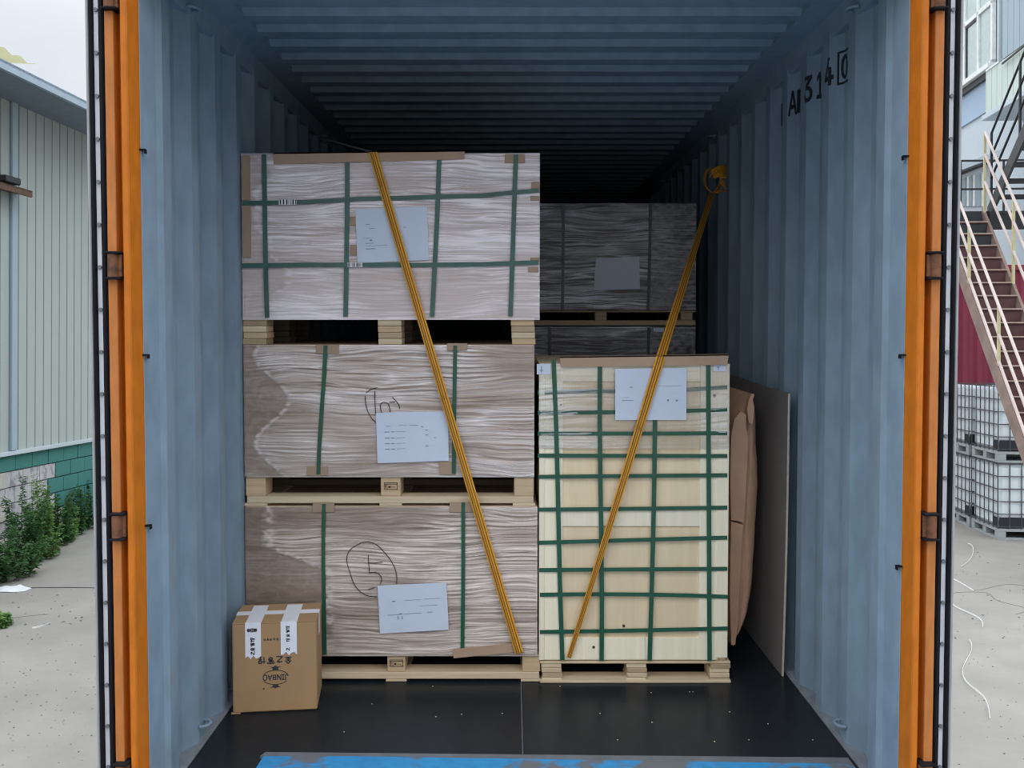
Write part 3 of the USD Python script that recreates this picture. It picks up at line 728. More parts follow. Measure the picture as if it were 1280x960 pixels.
# ---- cardboard angles that keep the lashing off the cartons
def angle(name, label, uv, yf, leg, depth=.06, mat='cardboard', th=.005):
    """uv: lower edge corners left/right and upper edge corners left/right on the front plane"""
    (a, b, c, d) = [at(u, v, yf) for u, v in uv]          # top-left, top-right, bottom-right, bottom-left
    mid = at((uv[0][0] + uv[1][0]) / 2, (uv[0][1] + uv[3][1]) / 2, yf)
    T = Thing(name, label, 'edge protector', tuple(d))
    pts = [a, b, c, d]
    fr = np.array(pts + [p + [0, th, 0] for p in pts])
    m1 = trimesh.convex.convex_hull(fr)
    T.part('front_leg', m1, mat)
    if leg:
        q = [a, b, b + [0, depth, 0], a + [0, depth, 0]]
        m2 = trimesh.convex.convex_hull(np.array(q + [p - [0, 0, th] for p in q]))
        T.part('top_leg', m2, mat)
    return T
angle('edge_protector', 'brown cardboard edge protector along the top edge of the top carton', [(342, 191), (581, 188), (580, 199), (342, 205)], YF - .016, True)
angle('edge_protector', 'short brown cardboard edge protector under the lower end of the tall-stack strap', [(566, 812), (652, 803), (653, 814), (567, 823)], YF - .020, False)
angle('edge_protector', 'brown cardboard edge protector along the top edge of the plywood crate', [(700, 446), (911, 443), (909, 456), (701, 459)], YF - .018, True)

# ---- orange lashing straps
def webbing(T, pts, wdir, width, dark=True):
    P = np.asarray(pts); n = len(P)
    w = np.broadcast_to(np.asarray(width, float), (n,))
    W = np.asarray(wdir, float); W = W / np.linalg.norm(W)
    for k, s in enumerate((-1, 1)):
        T.part('webbing', strip(P + W * (w * .255)[:, None] * s + np.array([0, -.002 * k, 0]), W + np.array([0, .22 * s, 0]), w * .46, .0016), 'webbing')
    if dark:
        for s in (-.5, 0.0, .5):
            T.part('edge_thread', strip(P + W * (w * .51 * s * 2 * .5 if s else w * 0)[:, None] + np.array([0, -.0035, 0]), W, w * (.10 if s else .12), .0014), 'webbing_dark')
def seg(a, b, n): return np.linspace(a, b, n)
S1 = Thing('lashing_strap', 'orange lashing strap drawn diagonally down over the tall stack of wrapped cartons', 'strap', tuple(at(648, 817, YF - .03)))
A0 = np.array([-1.13, 2.47, 2.56]); A1 = at(466, 191, YF - .022); A1b = A1 + [0, .03, .006]; A2 = at(649, 816, YF - .034)
dirn = A2 - A1; wd = np.cross(dirn, [0, 1, 0])
webbing(S1, seg(A1, A2, 24) + np.array([0, -.012, 0]) * np.sin(np.linspace(0, math.pi, 24))[:, None], wd, .036)
S1.part('tail', tube(np.vstack([seg(A0, A1b, 10), [A1]]), .004, 6), 'grey_steel', label='thin grey cord')
S1.part('fold_over', strip([A1, A1 + [0, .02, .006], A1 + [0, .09, .007]], (1, 0, 0), .036, .0018), 'webbing')
S1.part('hook_end', strip([A2, A2 + [.006, .03, -.012], A2 + [.008, .12, -.02]], wd, .034, .0018), 'webbing')
S2 = Thing('lashing_strap', 'orange lashing strap from a knot on the side wall down across the plywood crate', 'strap', tuple(at(712, 822, YF - .03)))
K = at(892, 243, 2.62); K[0] = min(K[0], 1.12)
C1 = at(826, 446, YF - .025); C2 = at(711, 822, YF - .016)
wd2 = np.cross(C2 - C1, [0, 1, 0])
webbing(S2, seg(C1, C2, 22) + np.array([0, -.010, 0]) * np.sin(np.linspace(0, math.pi, 22))[:, None], wd2, np.linspace(.040, .020, 22))
wd3 = np.cross(C1 - K, [0, 1, .0])
webbing(S2, seg(K, C1, 14), wd3, np.linspace(.030, .040, 14))
# the knot: a big loop, turns round the standing part, and loose ends
def knot_pts(pp, y): return spline([at(u, v, y + dy) for u, v, dy in pp], 22)
yk = 2.62
S2.part('knot', strip(knot_pts([(893, 241, 0), (884, 236, -.03), (880, 226, -.04), (883, 215, -.03), (890, 211, 0), (897, 214, .02)], yk), (0, 1, .2), .045, .004), 'webbing')
S2.part('knot', strip(knot_pts([(893, 242, 0), (900, 232, .0), (903, 222, .0), (899, 212, -.02), (893, 215, -.04), (889, 221, -.03)], yk), (.6, .8, .2), .04, .004), 'webbing')
S2.part('knot', strip(knot_pts([(890, 217, -.05), (897, 212, -.06), (905, 210, -.04), (908, 207, -.01), (903, 204, .02)], yk), (.1, .3, 1), .035, .004), 'webbing')
S2.part('knot', strip(knot_pts([(892, 221, -.05), (899, 218, -.06), (906, 216, -.04), (910, 214, -.01)], yk), (.1, .3, 1), .03, .004), 'webbing')
S2.part('loose_end', strip(knot_pts([(900, 222, -.04), (906, 221, -.05), (911, 223, -.05)], yk), (.2, .2, 1), .02, .003), 'webbing')
S2.part('loose_end', strip(knot_pts([(896, 242, -.01), (904, 238, -.03), (907, 238, -.03), (901, 226, -.02)], yk), (1, .4, .2), .03, .003), 'webbing')
S2.part('anchor_turn', strip(knot_pts([(898, 212, 0), (902, 204, .05), (903, 198, .08), (905, 194, .10)], yk), (1, .5, 0), .035, .004), 'webbing')

# ---- brown carton in front
cl = on_floor(291, 892, .002) * [1, 1, 0]; cr = on_floor(396.5, 887, .002); yaw = math.atan2(cr[1] - cl[1], cr[0] - cl[0])
BC = Thing('cardboard_box', 'small brown cardboard box with white tape strips and upside-down black logo, on the floor', 'box', tuple(cl), yaw)
bw, bh, bd = float(np.hypot(*(cr - cl)[:2])), .356, .245
def bl(m): return m
BC.part('box_body', bbox(0, bw, 0, bd, .002, bh - .004, .005), 'carton_brown', local=True)
for (x0, x1, y0, y1) in ((.001, bw - .001, .001, bd / 2 - .001), (.001, bw - .001, bd / 2 + .001, bd - .001)):
    BC.part('flap', bbox(x0, x1, y0, y1, bh - .005, bh, .0015), 'carton_brown', local=True)
BC.part('corner_tape', bbox(-.001, bw + .001, bd * .42, bd * .62, bh - .0004, bh + .0006, .0003), 'tape_white', local=True)
BC.part('corner_tape', bbox(bw, bw + .001, bd * .42, bd * .62, bh - .09, bh, .0003), 'tape_white', local=True)
def tape_strip(x, w, drop, jag, seed):
    # over the top, down the front, torn at the end
    r = np.random.default_rng(seed)
    n = 7; ends = [(x - w / 2 + w * k / (n - 1), bh - drop + jag * r.uniform(-1, 1)) for k in range(n)]
    poly = [(x - w / 2, bh + .0008)] + ends + [(x + w / 2, bh + .0008)]
    f = prism_y(poly, -.0016, -.0006)
    t_ = bbox(x - w / 2 + .002, x + w / 2 + .002, -.0016, bd * .92, bh + .0004, bh + .0012, .0003)
    p = BC.part('tape', cat_([f, t_]), 'tape_white', local=True)
    return p
tp1 = tape_strip(.080, .060, .137, .008, 1)
tp2 = tape_strip(.216, .062, .125, .010, 2)
GLY = {  # stroke sketches in a unit square
    'a': [(0, .85, 1, .85), (.5, 1, .5, .85), (0, .85, 0, .65), (1, .85, 1, .65), (.3, .7, .1, .45), (.25, .62, .8, .62), (.8, .62, .2, .3), (.3, .5, .9, .3), (.28, .28, .72, .28), (.28, .28, .28, 0), (.72, .28, .72, 0), (.28, 0, .72, 0)],
    'b': [(.5, 1, .55, .85), (.1, .8, .9, .8), (.9, .8, .2, .2), (.1, .05, 1, .02), (.2, .2, .05, .0)],
    'c': [(.2, 1, .2, 0), (0, .7, .45, .7), (.55, .95, 1, .95), (.55, .6, 1, .6), (.55, .95, .55, .6), (1, .95, 1, .6), (.5, .35, 1, .35), (.75, .55, .75, 0), (.5, 0, 1, 0)],
    'd': [(.5, 1, .1, .5), (.5, 1, .95, .5), (.3, .55, .7, .55), (.5, .55, .5, .05), (.15, .3, .85, .3), (.05, .03, .95, .03)],
    'e': [(.1, .9, .9, .9), (.1, .9, .1, .1), (.9, .9, .9, .1), (.1, .5, .9, .5), (.5, .9, .5, .1), (.1, .1, .9, .1)]}
def glyph(g, x, z, s, y=-.0024, flip=True, wdt=.11, side=False):
    ms = []
    for a, b, c, d in GLY[g]:
        if side: a, b, c, d = b, 1 - a, d, 1 - c
        if flip: a, b, c, d = 1 - a, 1 - b, 1 - c, 1 - d
        p = LineString([(x + a * s, z + b * s), (x + c * s, z + d * s)]).buffer(wdt * s / 2, cap_style=2)
        ms.append(prism_y(p, y, y + .0006))
    return ms
ms = []
for k, g in enumerate('cabd'):
    ms += glyph(g, .100 + k * .0335, .194 - .004 * (k % 2), .026, y=-.0008, wdt=.17)
BC.part('characters', cat_(ms), 'ink', kind='stuff', local=True)
ms = []
for k in range(6): ms += glyph('eacdeb'[k], .120 + k * .0120, .284, .0085, y=-.0008, wdt=.14)
BC.part('characters', cat_(ms), 'ink', kind='stuff', local=True)
ms = []
for k, (g, dz) in enumerate((('e', .030), ('c', .068), ('a', .085), ('d', .105), ('b', .12))):
    ms += glyph(g, .070, bh - dz - .006, .015, y=-.0024, wdt=.2, side=True)
ms += glyph('e', .058, bh - .034, .011, wdt=.3) + glyph('e', .084, bh - .034, .011, wdt=.3)
BC.part('print', cat_(ms), 'ink', kind='stuff', under=tp1, local=True)
ms = []
for k, (g, dz) in enumerate((('c', .024), ('a', .037), ('d', .055), ('c', .073), ('b', .108))):
    ms += glyph(g, .206, bh - dz - .006, .013, y=-.0024, wdt=.18, side=True)
BC.part('print', cat_(ms), 'ink', kind='stuff', under=tp2, local=True)
# logo: word in an oval with two small crowns, printed upside down
lx, lz = .164, .138
txt = meshkit.text_mesh('JINBAO', .020, .0006, bold=True)
b0 = txt.bounds; txt.apply_translation((-(b0[0, 0] + b0[1, 0]) / 2, -(b0[0, 1] + b0[1, 1]) / 2, 0)); txt.vertices[:, 0] *= .098 / (b0[1, 0] - b0[0, 0])
txt.vertices[:, 1] *= (1 + .25 * (np.abs(txt.vertices[:, 0]) / .049) ** 2)
v = txt.vertices.copy(); txt.vertices = np.stack([lx - v[:, 0], -.0004 - v[:, 2], lz - v[:, 1]], 1); txt.fix_normals()
ms = [txt]
q = np.linspace(0, 2 * math.pi, 60)
for s in (1, -1):
    arc = [(lx + .046 * math.cos(a), lz + s * (.006 + .022 * math.sin(a))) for a in np.linspace(.35, math.pi - .35, 24)]
    ms.append(prism_y(LineString(arc).buffer(.0012, cap_style=2), -.001, -.0004))
def crown(cz, s):
    P = [(-.012, 0), (.012, 0), (.010, .007 * s), (.021, .0135 * s), (.008, .0125 * s), (0, .018 * s), (-.008, .0125 * s), (-.021, .0135 * s), (-.010, .007 * s)]
    return prism_y([(lx + a, cz + b) for a, b in P], -.001, -.0004)
ms += [crown(lz + .029, 1), crown(lz - .030, -.75)]
ms.append(prism_y(Polygon([(lx - .049, lz - .046), (lx - .043, lz - .046), (lx - .043, lz - .041), (lx - .049, lz - .041)]), -.001, -.0004))
BC.part('logo', cat_(ms), 'ink', local=True)
BC.part('torn_corner', bbox(-.006, .03, -.006, .01, .0005, .004, .001), 'carton_brown', local=True)

# ---- kraft paper bag and grey board between crate and wall
KB = Thing('paper_dunnage_bag', 'crumpled brown kraft paper bag standing between the plywood crate and the grey board', 'paper bag', (.97, 1.3, .12))
yb = 1.26
lv = [(492, 938.5, 941.5), (500, 933, 945), (508, 927, 949), (522, 920, 953), (545, 915.5, 955), (600, 914, 956), (650, 913, 955), (700, 912.5, 951.5), (750, 912, 946), (775, 912, 941), (790, 913, 934), (801, 914, 926), (811, 917, 922)]
from scipy.interpolate import PchipInterpolator
vs = np.array([a[0] for a in lv], float)
fl, fr_ = PchipInterpolator(vs, [a[1] for a in lv]), PchipInterpolator(vs, [a[2] for a in lv])
VV = np.linspace(492, 811, 90); TT = np.linspace(0, 2 * math.pi, 57)
def bag(V, T):
    x0 = np.array([[xz(fl(v), v, yb)[0] for v in V[:, 0]]]).T; x1 = np.array([[xz(fr_(v), v, yb)[0] for v in V[:, 0]]]).T
    z = np.array([[xz(930, v, yb)[1] for v in V[:, 0]]]).T * np.ones_like(T)
    cxm, hw = (x0 + x1) / 2, (x1 - x0) / 2
    c, s = np.cos(T), np.sin(T)
    X = cxm + hw * np.sign(c) * np.abs(c) ** .9
    w = np.clip(hw / .05, .1, 1)
    Y = yb + .03 + .45 + np.sign(s) * np.abs(s) ** .22 * .45
    front = s < 0
    wob = .012 * np.sin(z * 7)
    seam = np.exp(-((X - cxm - wob) / .006) ** 2) * front
    # two gussets meeting in a fold: the part beyond the seam is the bulged one
    Y = np.where(front, Y + .022 * seam - .02 * np.clip(np.cos((X - cxm - wob) / np.maximum(hw, .004) * math.pi), -1, 1) * w * .5, Y)
    P = np.stack([X, Y, z], -1)
    P[..., 1] += (fbm(np.stack([X * 14, z * 5, Y * 0], -1), 3, 5) - .5) * .03 * front
    P[..., 0] += (fbm(np.stack([X * 0 + 4, z * 9, Y * 2], -1), 3, 8) - .5) * .010
    return P
KB.part('bag_body', sheet(VV, TT, bag), 'kraft', smooth=True)
def flap(uv, y0, y1):
    return prism_y([xz(u, v, y0) for u, v in uv], y0, y1)
KB.part('fold_flap', flap([(914, 545), (918, 524), (926, 514), (933, 519), (932, 530), (935, 548), (934, 580), (932, 620), (930, 653), (914, 650), (913, 600)], yb - .022, yb + .03), 'kraft')
KB.part('fold_flap', flap([(914, 652), (929, 656), (926, 700), (924, 745), (921, 790), (919, 806), (914, 806), (912.5, 740)], yb - .018, yb + .03), 'kraft')
KB.part('torn_tip', flap([(934, 512), (936, 500), (940, 492), (943, 493), (941, 500), (943, 510), (941, 530), (936, 528)], yb - .02, yb + .02), 'kraft')
GB = Thing('leaning_board', 'thin dark grey board leaning against the corrugated wall beyond the paper bag', 'board', (1.1, 1.1, 0))
y0_, y1_ = 1.095, 2.35
zt = xz(985, 492, y0_)[1]; xt = xz(985, 492, y0_)[0]; xb = xz(977, 846, y0_)[0]
def boardpt(z, y, o): 
    f = z / zt
    return [xb + (xt - xb) * f + .012 * math.sin(math.pi * f) * 0.3 + o, y, z]
zs_ = np.linspace(0.0015, zt, 9)
V = []
for y in (y0_, y1_):
    for o in (0, .008):
        for z in zs_: V.append(boardpt(z + (.02 * (y - y0_) if z > .01 else 0), y, o + (.0 if y == y0_ else -.01)))
V = np.array(V); n = len(zs_); Fs = []
idx = lambda a, b, k: (a * 2 + b) * n + k
for k in range(n - 1):
    for (p, q) in (((0, 0), (1, 0)), ((1, 1), (0, 1)), ((0, 1), (0, 0)), ((1, 0), (1, 1))):
        Fs += [[idx(*p, k), idx(*q, k), idx(*q, k + 1)], [idx(*p, k), idx(*q, k + 1), idx(*p, k + 1)]]
for k in (0, n - 1):
    Fs += [[idx(0, 0, k), idx(1, 0, k), idx(1, 1, k)], [idx(0, 0, k), idx(1, 1, k), idx(0, 1, k)]]
m = trimesh.Trimesh(V, Fs, process=False); m.fix_normals()
GB.part('sheet_face', m, 'grey_board')
GB.part('near_edge', strip([np.array(boardpt(z, y0_ - .0012, .004)) for z in zs_], (1, 0, 0), .0085, .002), 'board_edge', label='pale raw edge')

# ---- loading ramp
RP = Thing('loading_ramp', 'worn blue steel ramp lip lying on the black container floor', 'ramp', (0, .3, .004))
pl = on_floor(332, 941, .012); pr = on_floor(1062, 948, .012)
lipL, lipR = float(pl[0]), 1.128
lip = [(lipL, pl[1]), (lipR, pr[1]), (lipR, -.9), (lipL - .02, -.9)]
RP.part('lip_plate', prism_z(lip, .002, .014), 'ramp_steel')
a0, a1 = np.array([0, -.9, .014]), np.array([0, -8.2, -1.02])
RP.part('worn_edge', prism_z([(lipL, pl[1] + .001), (lipR, pr[1] + .001), (lipR, pr[1] - .045), (lipL + .3, pl[1] - .030), (lipL - .012, pl[1] - .03)], .0045, .0146), 'ramp_grey', label='bare grey worn edge')
# ramp deck runs down to the yard behind the photographer
deck = trimesh.convex.convex_hull(np.array([[x, y, z + dz] for x in (-.95, 1.10) for (y, z) in ((-.9, .014), (-8.0, -1.42)) for dz in (0, -.06)]))
RP.part('deck', deck, 'ramp_steel')
for x in (-.95, 1.10):
    RP.part('side_beam', trimesh.convex.convex_hull(np.array([[x + o, y, z + dz] for o in (-.03, .03) for (y, z) in ((-.9, .05), (-8.0, -1.40)) for dz in (0, -.22)])), 'ramp_steel')

# ------------------------------------------------------------------ the yard
G = Thing('ground', 'pale worn concrete yard', None, kind='structure', yard=True)
G.part('concrete_slab', box(-70, 70, -60, 110, -.3, 0), 'concrete')
a, b = yZ(28, 735), yZ(125, 735)
G.part('joint', strip([a + [0, 0, .002], (a + b) / 2 + [0, .02, .002], b + [0, 0, .002]], (0, 1, 0), .025, .002), 'dark_gap')
for pts in ([(1190, 742), (1215, 740), (1232, 741), (1245, 750), (1262, 755), (1270, 768)], [(1217, 738), (1240, 734), (1270, 731), (1282, 733)], [(0, 775), (20, 772), (60, 768)]):
    P = [yZ(u, v) + [0, 0, .002] for u, v in pts]
    G.part('crack', strip(spline(P, 20), (0, 1, 0), .012, .002), 'stone')
st = Thing('gravel', 'scattered small grey stones lying on the concrete yard', 'stones', kind='stuff', yard=True)
ms = []
for k in range(260):
    if k < 170: u, v = rng.uniform(0, 125), rng.uniform(735, 965)
    else: u, v = rng.uniform(1185, 1285), rng.uniform(690, 965)
    p = yZ(u, v); s = rng.uniform(.002, .009) * (1 + (v < 800) * .8)
    b = trimesh.creation.icosphere(0, s); b.vertices *= rng.uniform(.5, 1.2, 3) * [1, 1, .6]
    ms.append(move(b, p + [0, 0, s * .3]))
st.part('pebbles', cat_(ms), 'stone')

# ---- shed on the left
SXW = -7.96
def sy(u): return yX(u, 446, SXW)[1]
SH = Thing('shed', 'grey metal-clad shed over a green block plinth, behind the weeds', 'building', (SXW, 14, 0), yard=True)
zb = yX(60, 561, SXW)[2]
ze = 6.3
SH.part('core_wall', box(SXW - 6, SXW - .06, 7.0, 24, 0, ze + .2), 'soffit')
pw = .2065; y = 9.9
k = 0
joint0 = sy(22.7)
y = joint0 - pw * 46
while y < 22:
    if y > 7.2:
        q = [(SXW, y + .012), (SXW, y + pw - .012), (SXW - .05, y + pw - .008), (SXW - .07, y + pw - .008), (SXW - .07, y + .008), (SXW - .05, y + .008)]
        SH.part('cladding_panel', prism_z(q, zb + .05, ze), 'cladding_blue' if y < joint0 - pw * .5 and y > joint0 - pw * 1.5 else 'cladding')
    y += pw
SH.part('drip_trim', bbox(SXW - .06, SXW + .05, 7.0, 22, zb, zb + .055, .004), 'white_wall')
SH.part('downpipe', bbox(SXW + .002, SXW + .04, sy(12), sy(19), zb + .06, yX(14, 120, SXW)[2], .006), 'cladding_blue')
# eave: fascia on the overhang, soffit
ox = SXW + .9
z1 = yX(0, 82, ox)[2]; z0 = yX(0, 104, ox)[2]
def ev(u, v): p = yX(u, v, ox); return p
p0, p1 = ev(0, 73), ev(108, 127); q0, q1 = ev(0, 84), ev(108, 137)
sl = (p1[2] - p0[2]) / (p1[1] - p0[1]); sq = (q1[2] - q0[2]) / (q1[1] - q0[1])
ya, ybk = 6.8, 22.0
def fz(y): return p0[2] + sl * (y - p0[1])
def gz(y): return q0[2] + sl * (y - q0[1])
SH.part('fascia', trimesh.convex.convex_hull(np.array([[ox + o, y, z] for o in (0, -.05) for y, zz in ((ya, (fz(ya), gz(ya))), (ybk, (fz(ybk), gz(ybk)))) for z in zz])), 'eave')
SH.part('soffit', trimesh.convex.convex_hull(np.array([[x, y, gz(y) + .03 + d] for x in (SXW - .2, ox - .05) for y in (ya, ybk) for d in (0, .04)])), 'soffit')
SH.part('roof_sheet', trimesh.convex.convex_hull(np.array([[x, y, fz(y) + (ox - x) * .22 + d] for x in (SXW - 6, ox) for y in (ya, ybk) for d in (-.03, .01)])), 'eave')
# translucent corrugated sheet at the roof's corner
prof = []
yA, yB_ = ev(-12, 60)[1], ev(43, 83)[1]
nn = 40
def corr(A, Bv):
    z = fz(A) + .10 + .05 * np.abs(((A * 3.1) % 1) * 2 - 1) + Bv * .06
    return np.stack([ox + .02 - Bv, A, z], -1)
cs = sheet(np.linspace(yA - 1.2, yB_, 60), np.linspace(0, 2.5, 3), corr)
c2 = cs.copy(); c2.vertices[:, 2] -= .06; c2.invert()
SH.part('ribbed_roof_sheet', cs, 'roof_yellow')
# plinth of painted blocks
rh, bl_ = .225, .405
SH.part('plinth_core', box(SXW - .4, SXW - .05, 7, 22, 0, zb), 'mortar')
yp = sy(8)
for r in range(6):
    y = yp - 1.0 + (.2 if r % 2 else 0) - bl_ * 20
    z1_ = zb - rh * r
    while y < 19:
        lo_, hi_ = y, y + bl_
        um = None
        bare = r >= 1 and (sy(8) - .05 < (lo_ + hi_) / 2 < sy({1: 65, 2: 67, 3: 75, 4: 84, 5: 90}.get(r, 60)))
        left = (lo_ + hi_) / 2 < sy(8) - .05
        if lo_ > 7.0:
            off = -.012 if bare else rng.uniform(-.003, .003)
            SH.part('block', bbox(SXW - .06, SXW + off, lo_ + .005, hi_ - .005, max(z1_ - rh + .006, 0), z1_ - .004, .006), 'brick_bare' if bare else ('plaster' if left else 'brick_green'))
        y += bl_
# lamp box on a bracket
LB = Thing('bracket_box', 'black box on a rusty angle bracket on the shed wall', 'box', tuple(yX(20, 240, SXW)), yard=True)
a, b = yX(4, 218, SXW + .2), yX(23, 232, SXW + .2)
LB.part('housing', bbox(SXW + .06, SXW + .24, a[1] , b[1], b[2], a[2], .01), 'black_box')
a, b = yX(-30, 231, SXW + .25), yX(40, 238, SXW + .25)
LB.part('angle_shelf', cat_([bbox(SXW, SXW + .26, a[1], b[1], b[2] - .05, b[2] - .01, .004), bbox(SXW + .23, SXW + .26, a[1], b[1], b[2] - .10, b[2] - .01, .004)]), 'rust_angle')

# ---- weeds at the foot of the shed
def weed(p, h, w, n, seed, mat, label):
    r = np.random.default_rng(seed)
    T = Thing('weed', label, 'weed', tuple(p), group=None, yard=True)
    stems, leaves = [], []
    ns = max(5, int(w * 22))
    for k in range(ns):
        a = r.uniform(0, 2 * math.pi); d = w * .5 * math.sqrt(r.uniform(0, 1)); hh = h * r.uniform(.55, 1.0) * (1 - .35 * (d / (w * .5)) ** 2)
        b0 = p + np.array([math.cos(a) * d * .5, math.sin(a) * d * .5, 0]); t0 = p + np.array([math.cos(a) * d, math.sin(a) * d, hh])
        stems.append(tube([b0, (b0 + t0) / 2 + r.normal(0, .015, 3), t0], [.006, .005, .002], 4))
        for j in range(n // ns):
            f = r.uniform(.08, 1.02); c = b0 + (t0 - b0) * f
            L = r.uniform(.05, .11) * (1.15 - .5 * f); th = r.uniform(0, 2 * math.pi); dip = r.uniform(-.5, .5)
            dv = np.array([math.cos(th), math.sin(th), dip]); dv /= np.linalg.norm(dv); sv = np.cross(dv, [0, 0, 1]); sv /= np.linalg.norm(sv); sv = sv + np.array([0, 0, r.uniform(-.4, .4)])
            q = [c, c + dv * L * .5 + sv * L * .28 + [0, 0, .01], c + dv * L, c + dv * L * .5 - sv * L * .28 + [0, 0, .01]]
            leaves.append(np.array(q))
    V = np.vstack(leaves); n4 = len(leaves)
    Fs = np.concatenate([np.stack([np.arange(n4) * 4 + i for i in t3], 1) for t3 in ((0, 1, 2), (0, 2, 3))])
    T.part('stems', cat_(stems), 'stem')
    T.part('foliage', trimesh.Trimesh(V, Fs, process=False), mat)
for i, (u, v, h, w, mat, lab) in enumerate((
        (14, 722, .62, 1.0, 'leaf_dark', 'low dark green weed clump nearest the frame edge at the shed foot'),
        (30, 706, 1.15, .62, 'leaf_dark', 'tall dark green weed before the bare patch of the shed plinth'),
        (52, 694, 1.18, .42, 'leaf_light', 'tallest pale-topped weed at the right end of the bare plinth patch'),
        (57, 697, .62, .6, 'leaf_light', 'bushy light green weed below the tall pale-topped weed'),
        (72, 682, .85, .55, 'leaf_dark', 'dark weed in front of the stepped edge of green blocks'),
        (82, 676, .50, .6, 'leaf_light', 'low yellowish weed trailing along the green blocks'),
        (97, 668, .72, .42, 'leaf_dark', 'upright narrow weed against the green blocks'),
        (112, 660, 1.0, .5, 'leaf_dark', 'dark tall weed beside the orange door post'),
        (-12, 728, .7, .9, 'leaf_dark', 'dark weed clump cut off by the picture edge'),
        (0, 782, .17, .24, 'leaf_light', 'small isolated pale weed out on the concrete'))):
    p = yZ(u, v)
    weed(p, h * 1.08, w * 1.05, int(1500 * max(.5, h * w * 1.8)), 40 + i, mat, lab)
# litter on the left
T = Thing('crumpled_sheet', 'crumpled white plastic sheet lying on the concrete near the weeds', 'plastic sheet', tuple(yZ(15, 738)), yard=True)
c = yZ(15, 737)
T.part('sheet', sheet(np.linspace(-.2, .2, 16), np.linspace(-.14, .14, 12), lambda A, Bv: np.stack([c[0] + A, c[1] + Bv * (1 - .5 * A * A / .04), .004 + .07 * np.maximum(0, 1 - (A / .2) ** 2 - (Bv / .14) ** 2 * .8) * fbm(np.stack([A * 16, Bv * 16, A * 0], -1), 2, 3)], -1)), 'debris', smooth=True)
def curl(label, pts, w=.012):
    P = [yZ(u, v, z) for u, v, z in pts]
    T = Thing('packing_band', label, 'packing band', tuple(P[0]), yard=True)
    T.part('band', strip(spline(P, 26), (.3, .1, 1), w, .003), 'band_white')
curl('straight white packing band on the concrete near the weeds', [(40, 785, .006), (50, 783, .01), (63, 779, .006)], .02)
curl('hooked white packing band lying nearest the stacked tanks', [(1210, 679, .02), (1215, 682, .04), (1216, 692, .03), (1210, 702, .01), (1201, 708, .01)])
curl('long faint white packing band lying flat below the hooked one', [(1189, 722, .01), (1200, 728, .01), (1217, 738, .01)])
curl('bent white packing band in the middle of the concrete', [(1191, 754, .01), (1205, 763, .02), (1220, 770, .02), (1228, 778, .02), (1228, 784, .01)])
curl('winding white packing band trailing to the bottom edge', [(1212, 800, .006), (1211, 820, .006), (1203, 842, .01), (1212, 856, .02), (1228, 869, .03), (1235, 882, .02), (1237, 898, .01)])

# ---- tanks in cages
def ibc(name, label, X0, Y0, Z0, first=None):
    """intermediate bulk container: corner at X0 (its side facing the container), Y0 (near), 1.2 along X, 1.0 along Y"""
    T = Thing(name, label, 'tank', (X0, Y0, Z0), group='caged tanks stacked in the yard', yard=True)
    L, Dp, H = 1.2, 1.0, 1.155
    P = T.part
    P('tank', bbox(.022, L - .022, .022, Dp - .022, .185, H - .03, .05), 'tank_white', local=True, smooth=30)
    c = trimesh.creation.cylinder(.09, .05, sections=20); P('cap', move(c, (L / 2, Dp / 2, H - .035)), 'stair_black', local=True, smooth=40)
    # pallet base
    P('base_deck', bbox(0, L, 0, Dp, .125, .17, .005), 'ibc_base', local=True)
    for (x, y) in ((0, 0), (L / 2 - .06, 0), (L - .12, 0), (0, Dp / 2 - .06), (L - .12, Dp / 2 - .06), (0, Dp - .12), (L / 2 - .06, Dp - .12), (L - .12, Dp - .12)):
        P('foot', bbox(x, x + .12, y, y + .12, .03, .125, .004), 'ibc_base', local=True)
    P('skid', cat_([bbox(0, L, 0, .1, 0, .03, .003), bbox(0, L, Dp - .1, Dp, 0, .03, .003), bbox(0, .1, .1, Dp - .1, 0, .03, .003), bbox(L - .1, L, .1, Dp - .1, 0, .03, .003)]), 'ibc_base', local=True)
    P('dark_plate', box(.02, .38, -.004, .004, .19, .34), 'dark_gap', local=True)
    P('dark_plate', box(-.004, .004, .02, .14, .19, .34), 'dark_gap', local=True)
    # cage
    z0, z1 = .17, H
    for k, z in enumerate(np.linspace(z0 + .03, z1 - .012, 6)):
        P('cage_ring', cat_([bar((0, 0, z), (L, 0, z), .013), bar((0, Dp, z), (L, Dp, z), .013), bar((0, 0, z), (0, Dp, z), .013), bar((L, 0, z), (L, Dp, z), .013)]), 'cage_steel', local=True)
    for x in np.linspace(0, L, 8):
        for y in (0, Dp): P('cage_bar', bar((x, y, z0), (x, y, z1), .012), 'cage_steel', local=True)
    for y in np.linspace(0, Dp, 7)[1:-1]:
        for x in (0, L): P('cage_bar', bar((x, y, z0), (x, y, z1), .012), 'cage_steel', local=True)
    return T
IX, IY = 6.075, 14.96
first = ibc('caged_tank', 'lower white caged tank at the near corner of the stack', IX, IY, 0)
def yardM(X, Y, Z):
    M = np.eye(4); M[:3, :3] = OUT; M[:3, 3] = ORG + OUT @ np.array([X, Y, Z]); return M
for (X, Y, Z, lab) in ((IX, IY + 1.09, 0, 'lower white caged tank behind the near corner one, half hidden by the door'), (IX + .01, IY + .02, 1.157, 'upper white caged tank at the near corner, under the stair'),
                       (IX, IY + 1.12, 1.157, 'upper white caged tank beside the maroon wall, half hidden by the door'), (IX + 1.27, IY + .03, 0, 'lower white caged tank under the stair, at the picture edge'),
                       (IX + 1.27, IY + 1.1, 0, 'lower white caged tank farthest under the stair')):
    copy_of(first, 'caged_tank', yardM(X, Y, Z), lab, 'tank', 'caged tanks stacked in the yard')
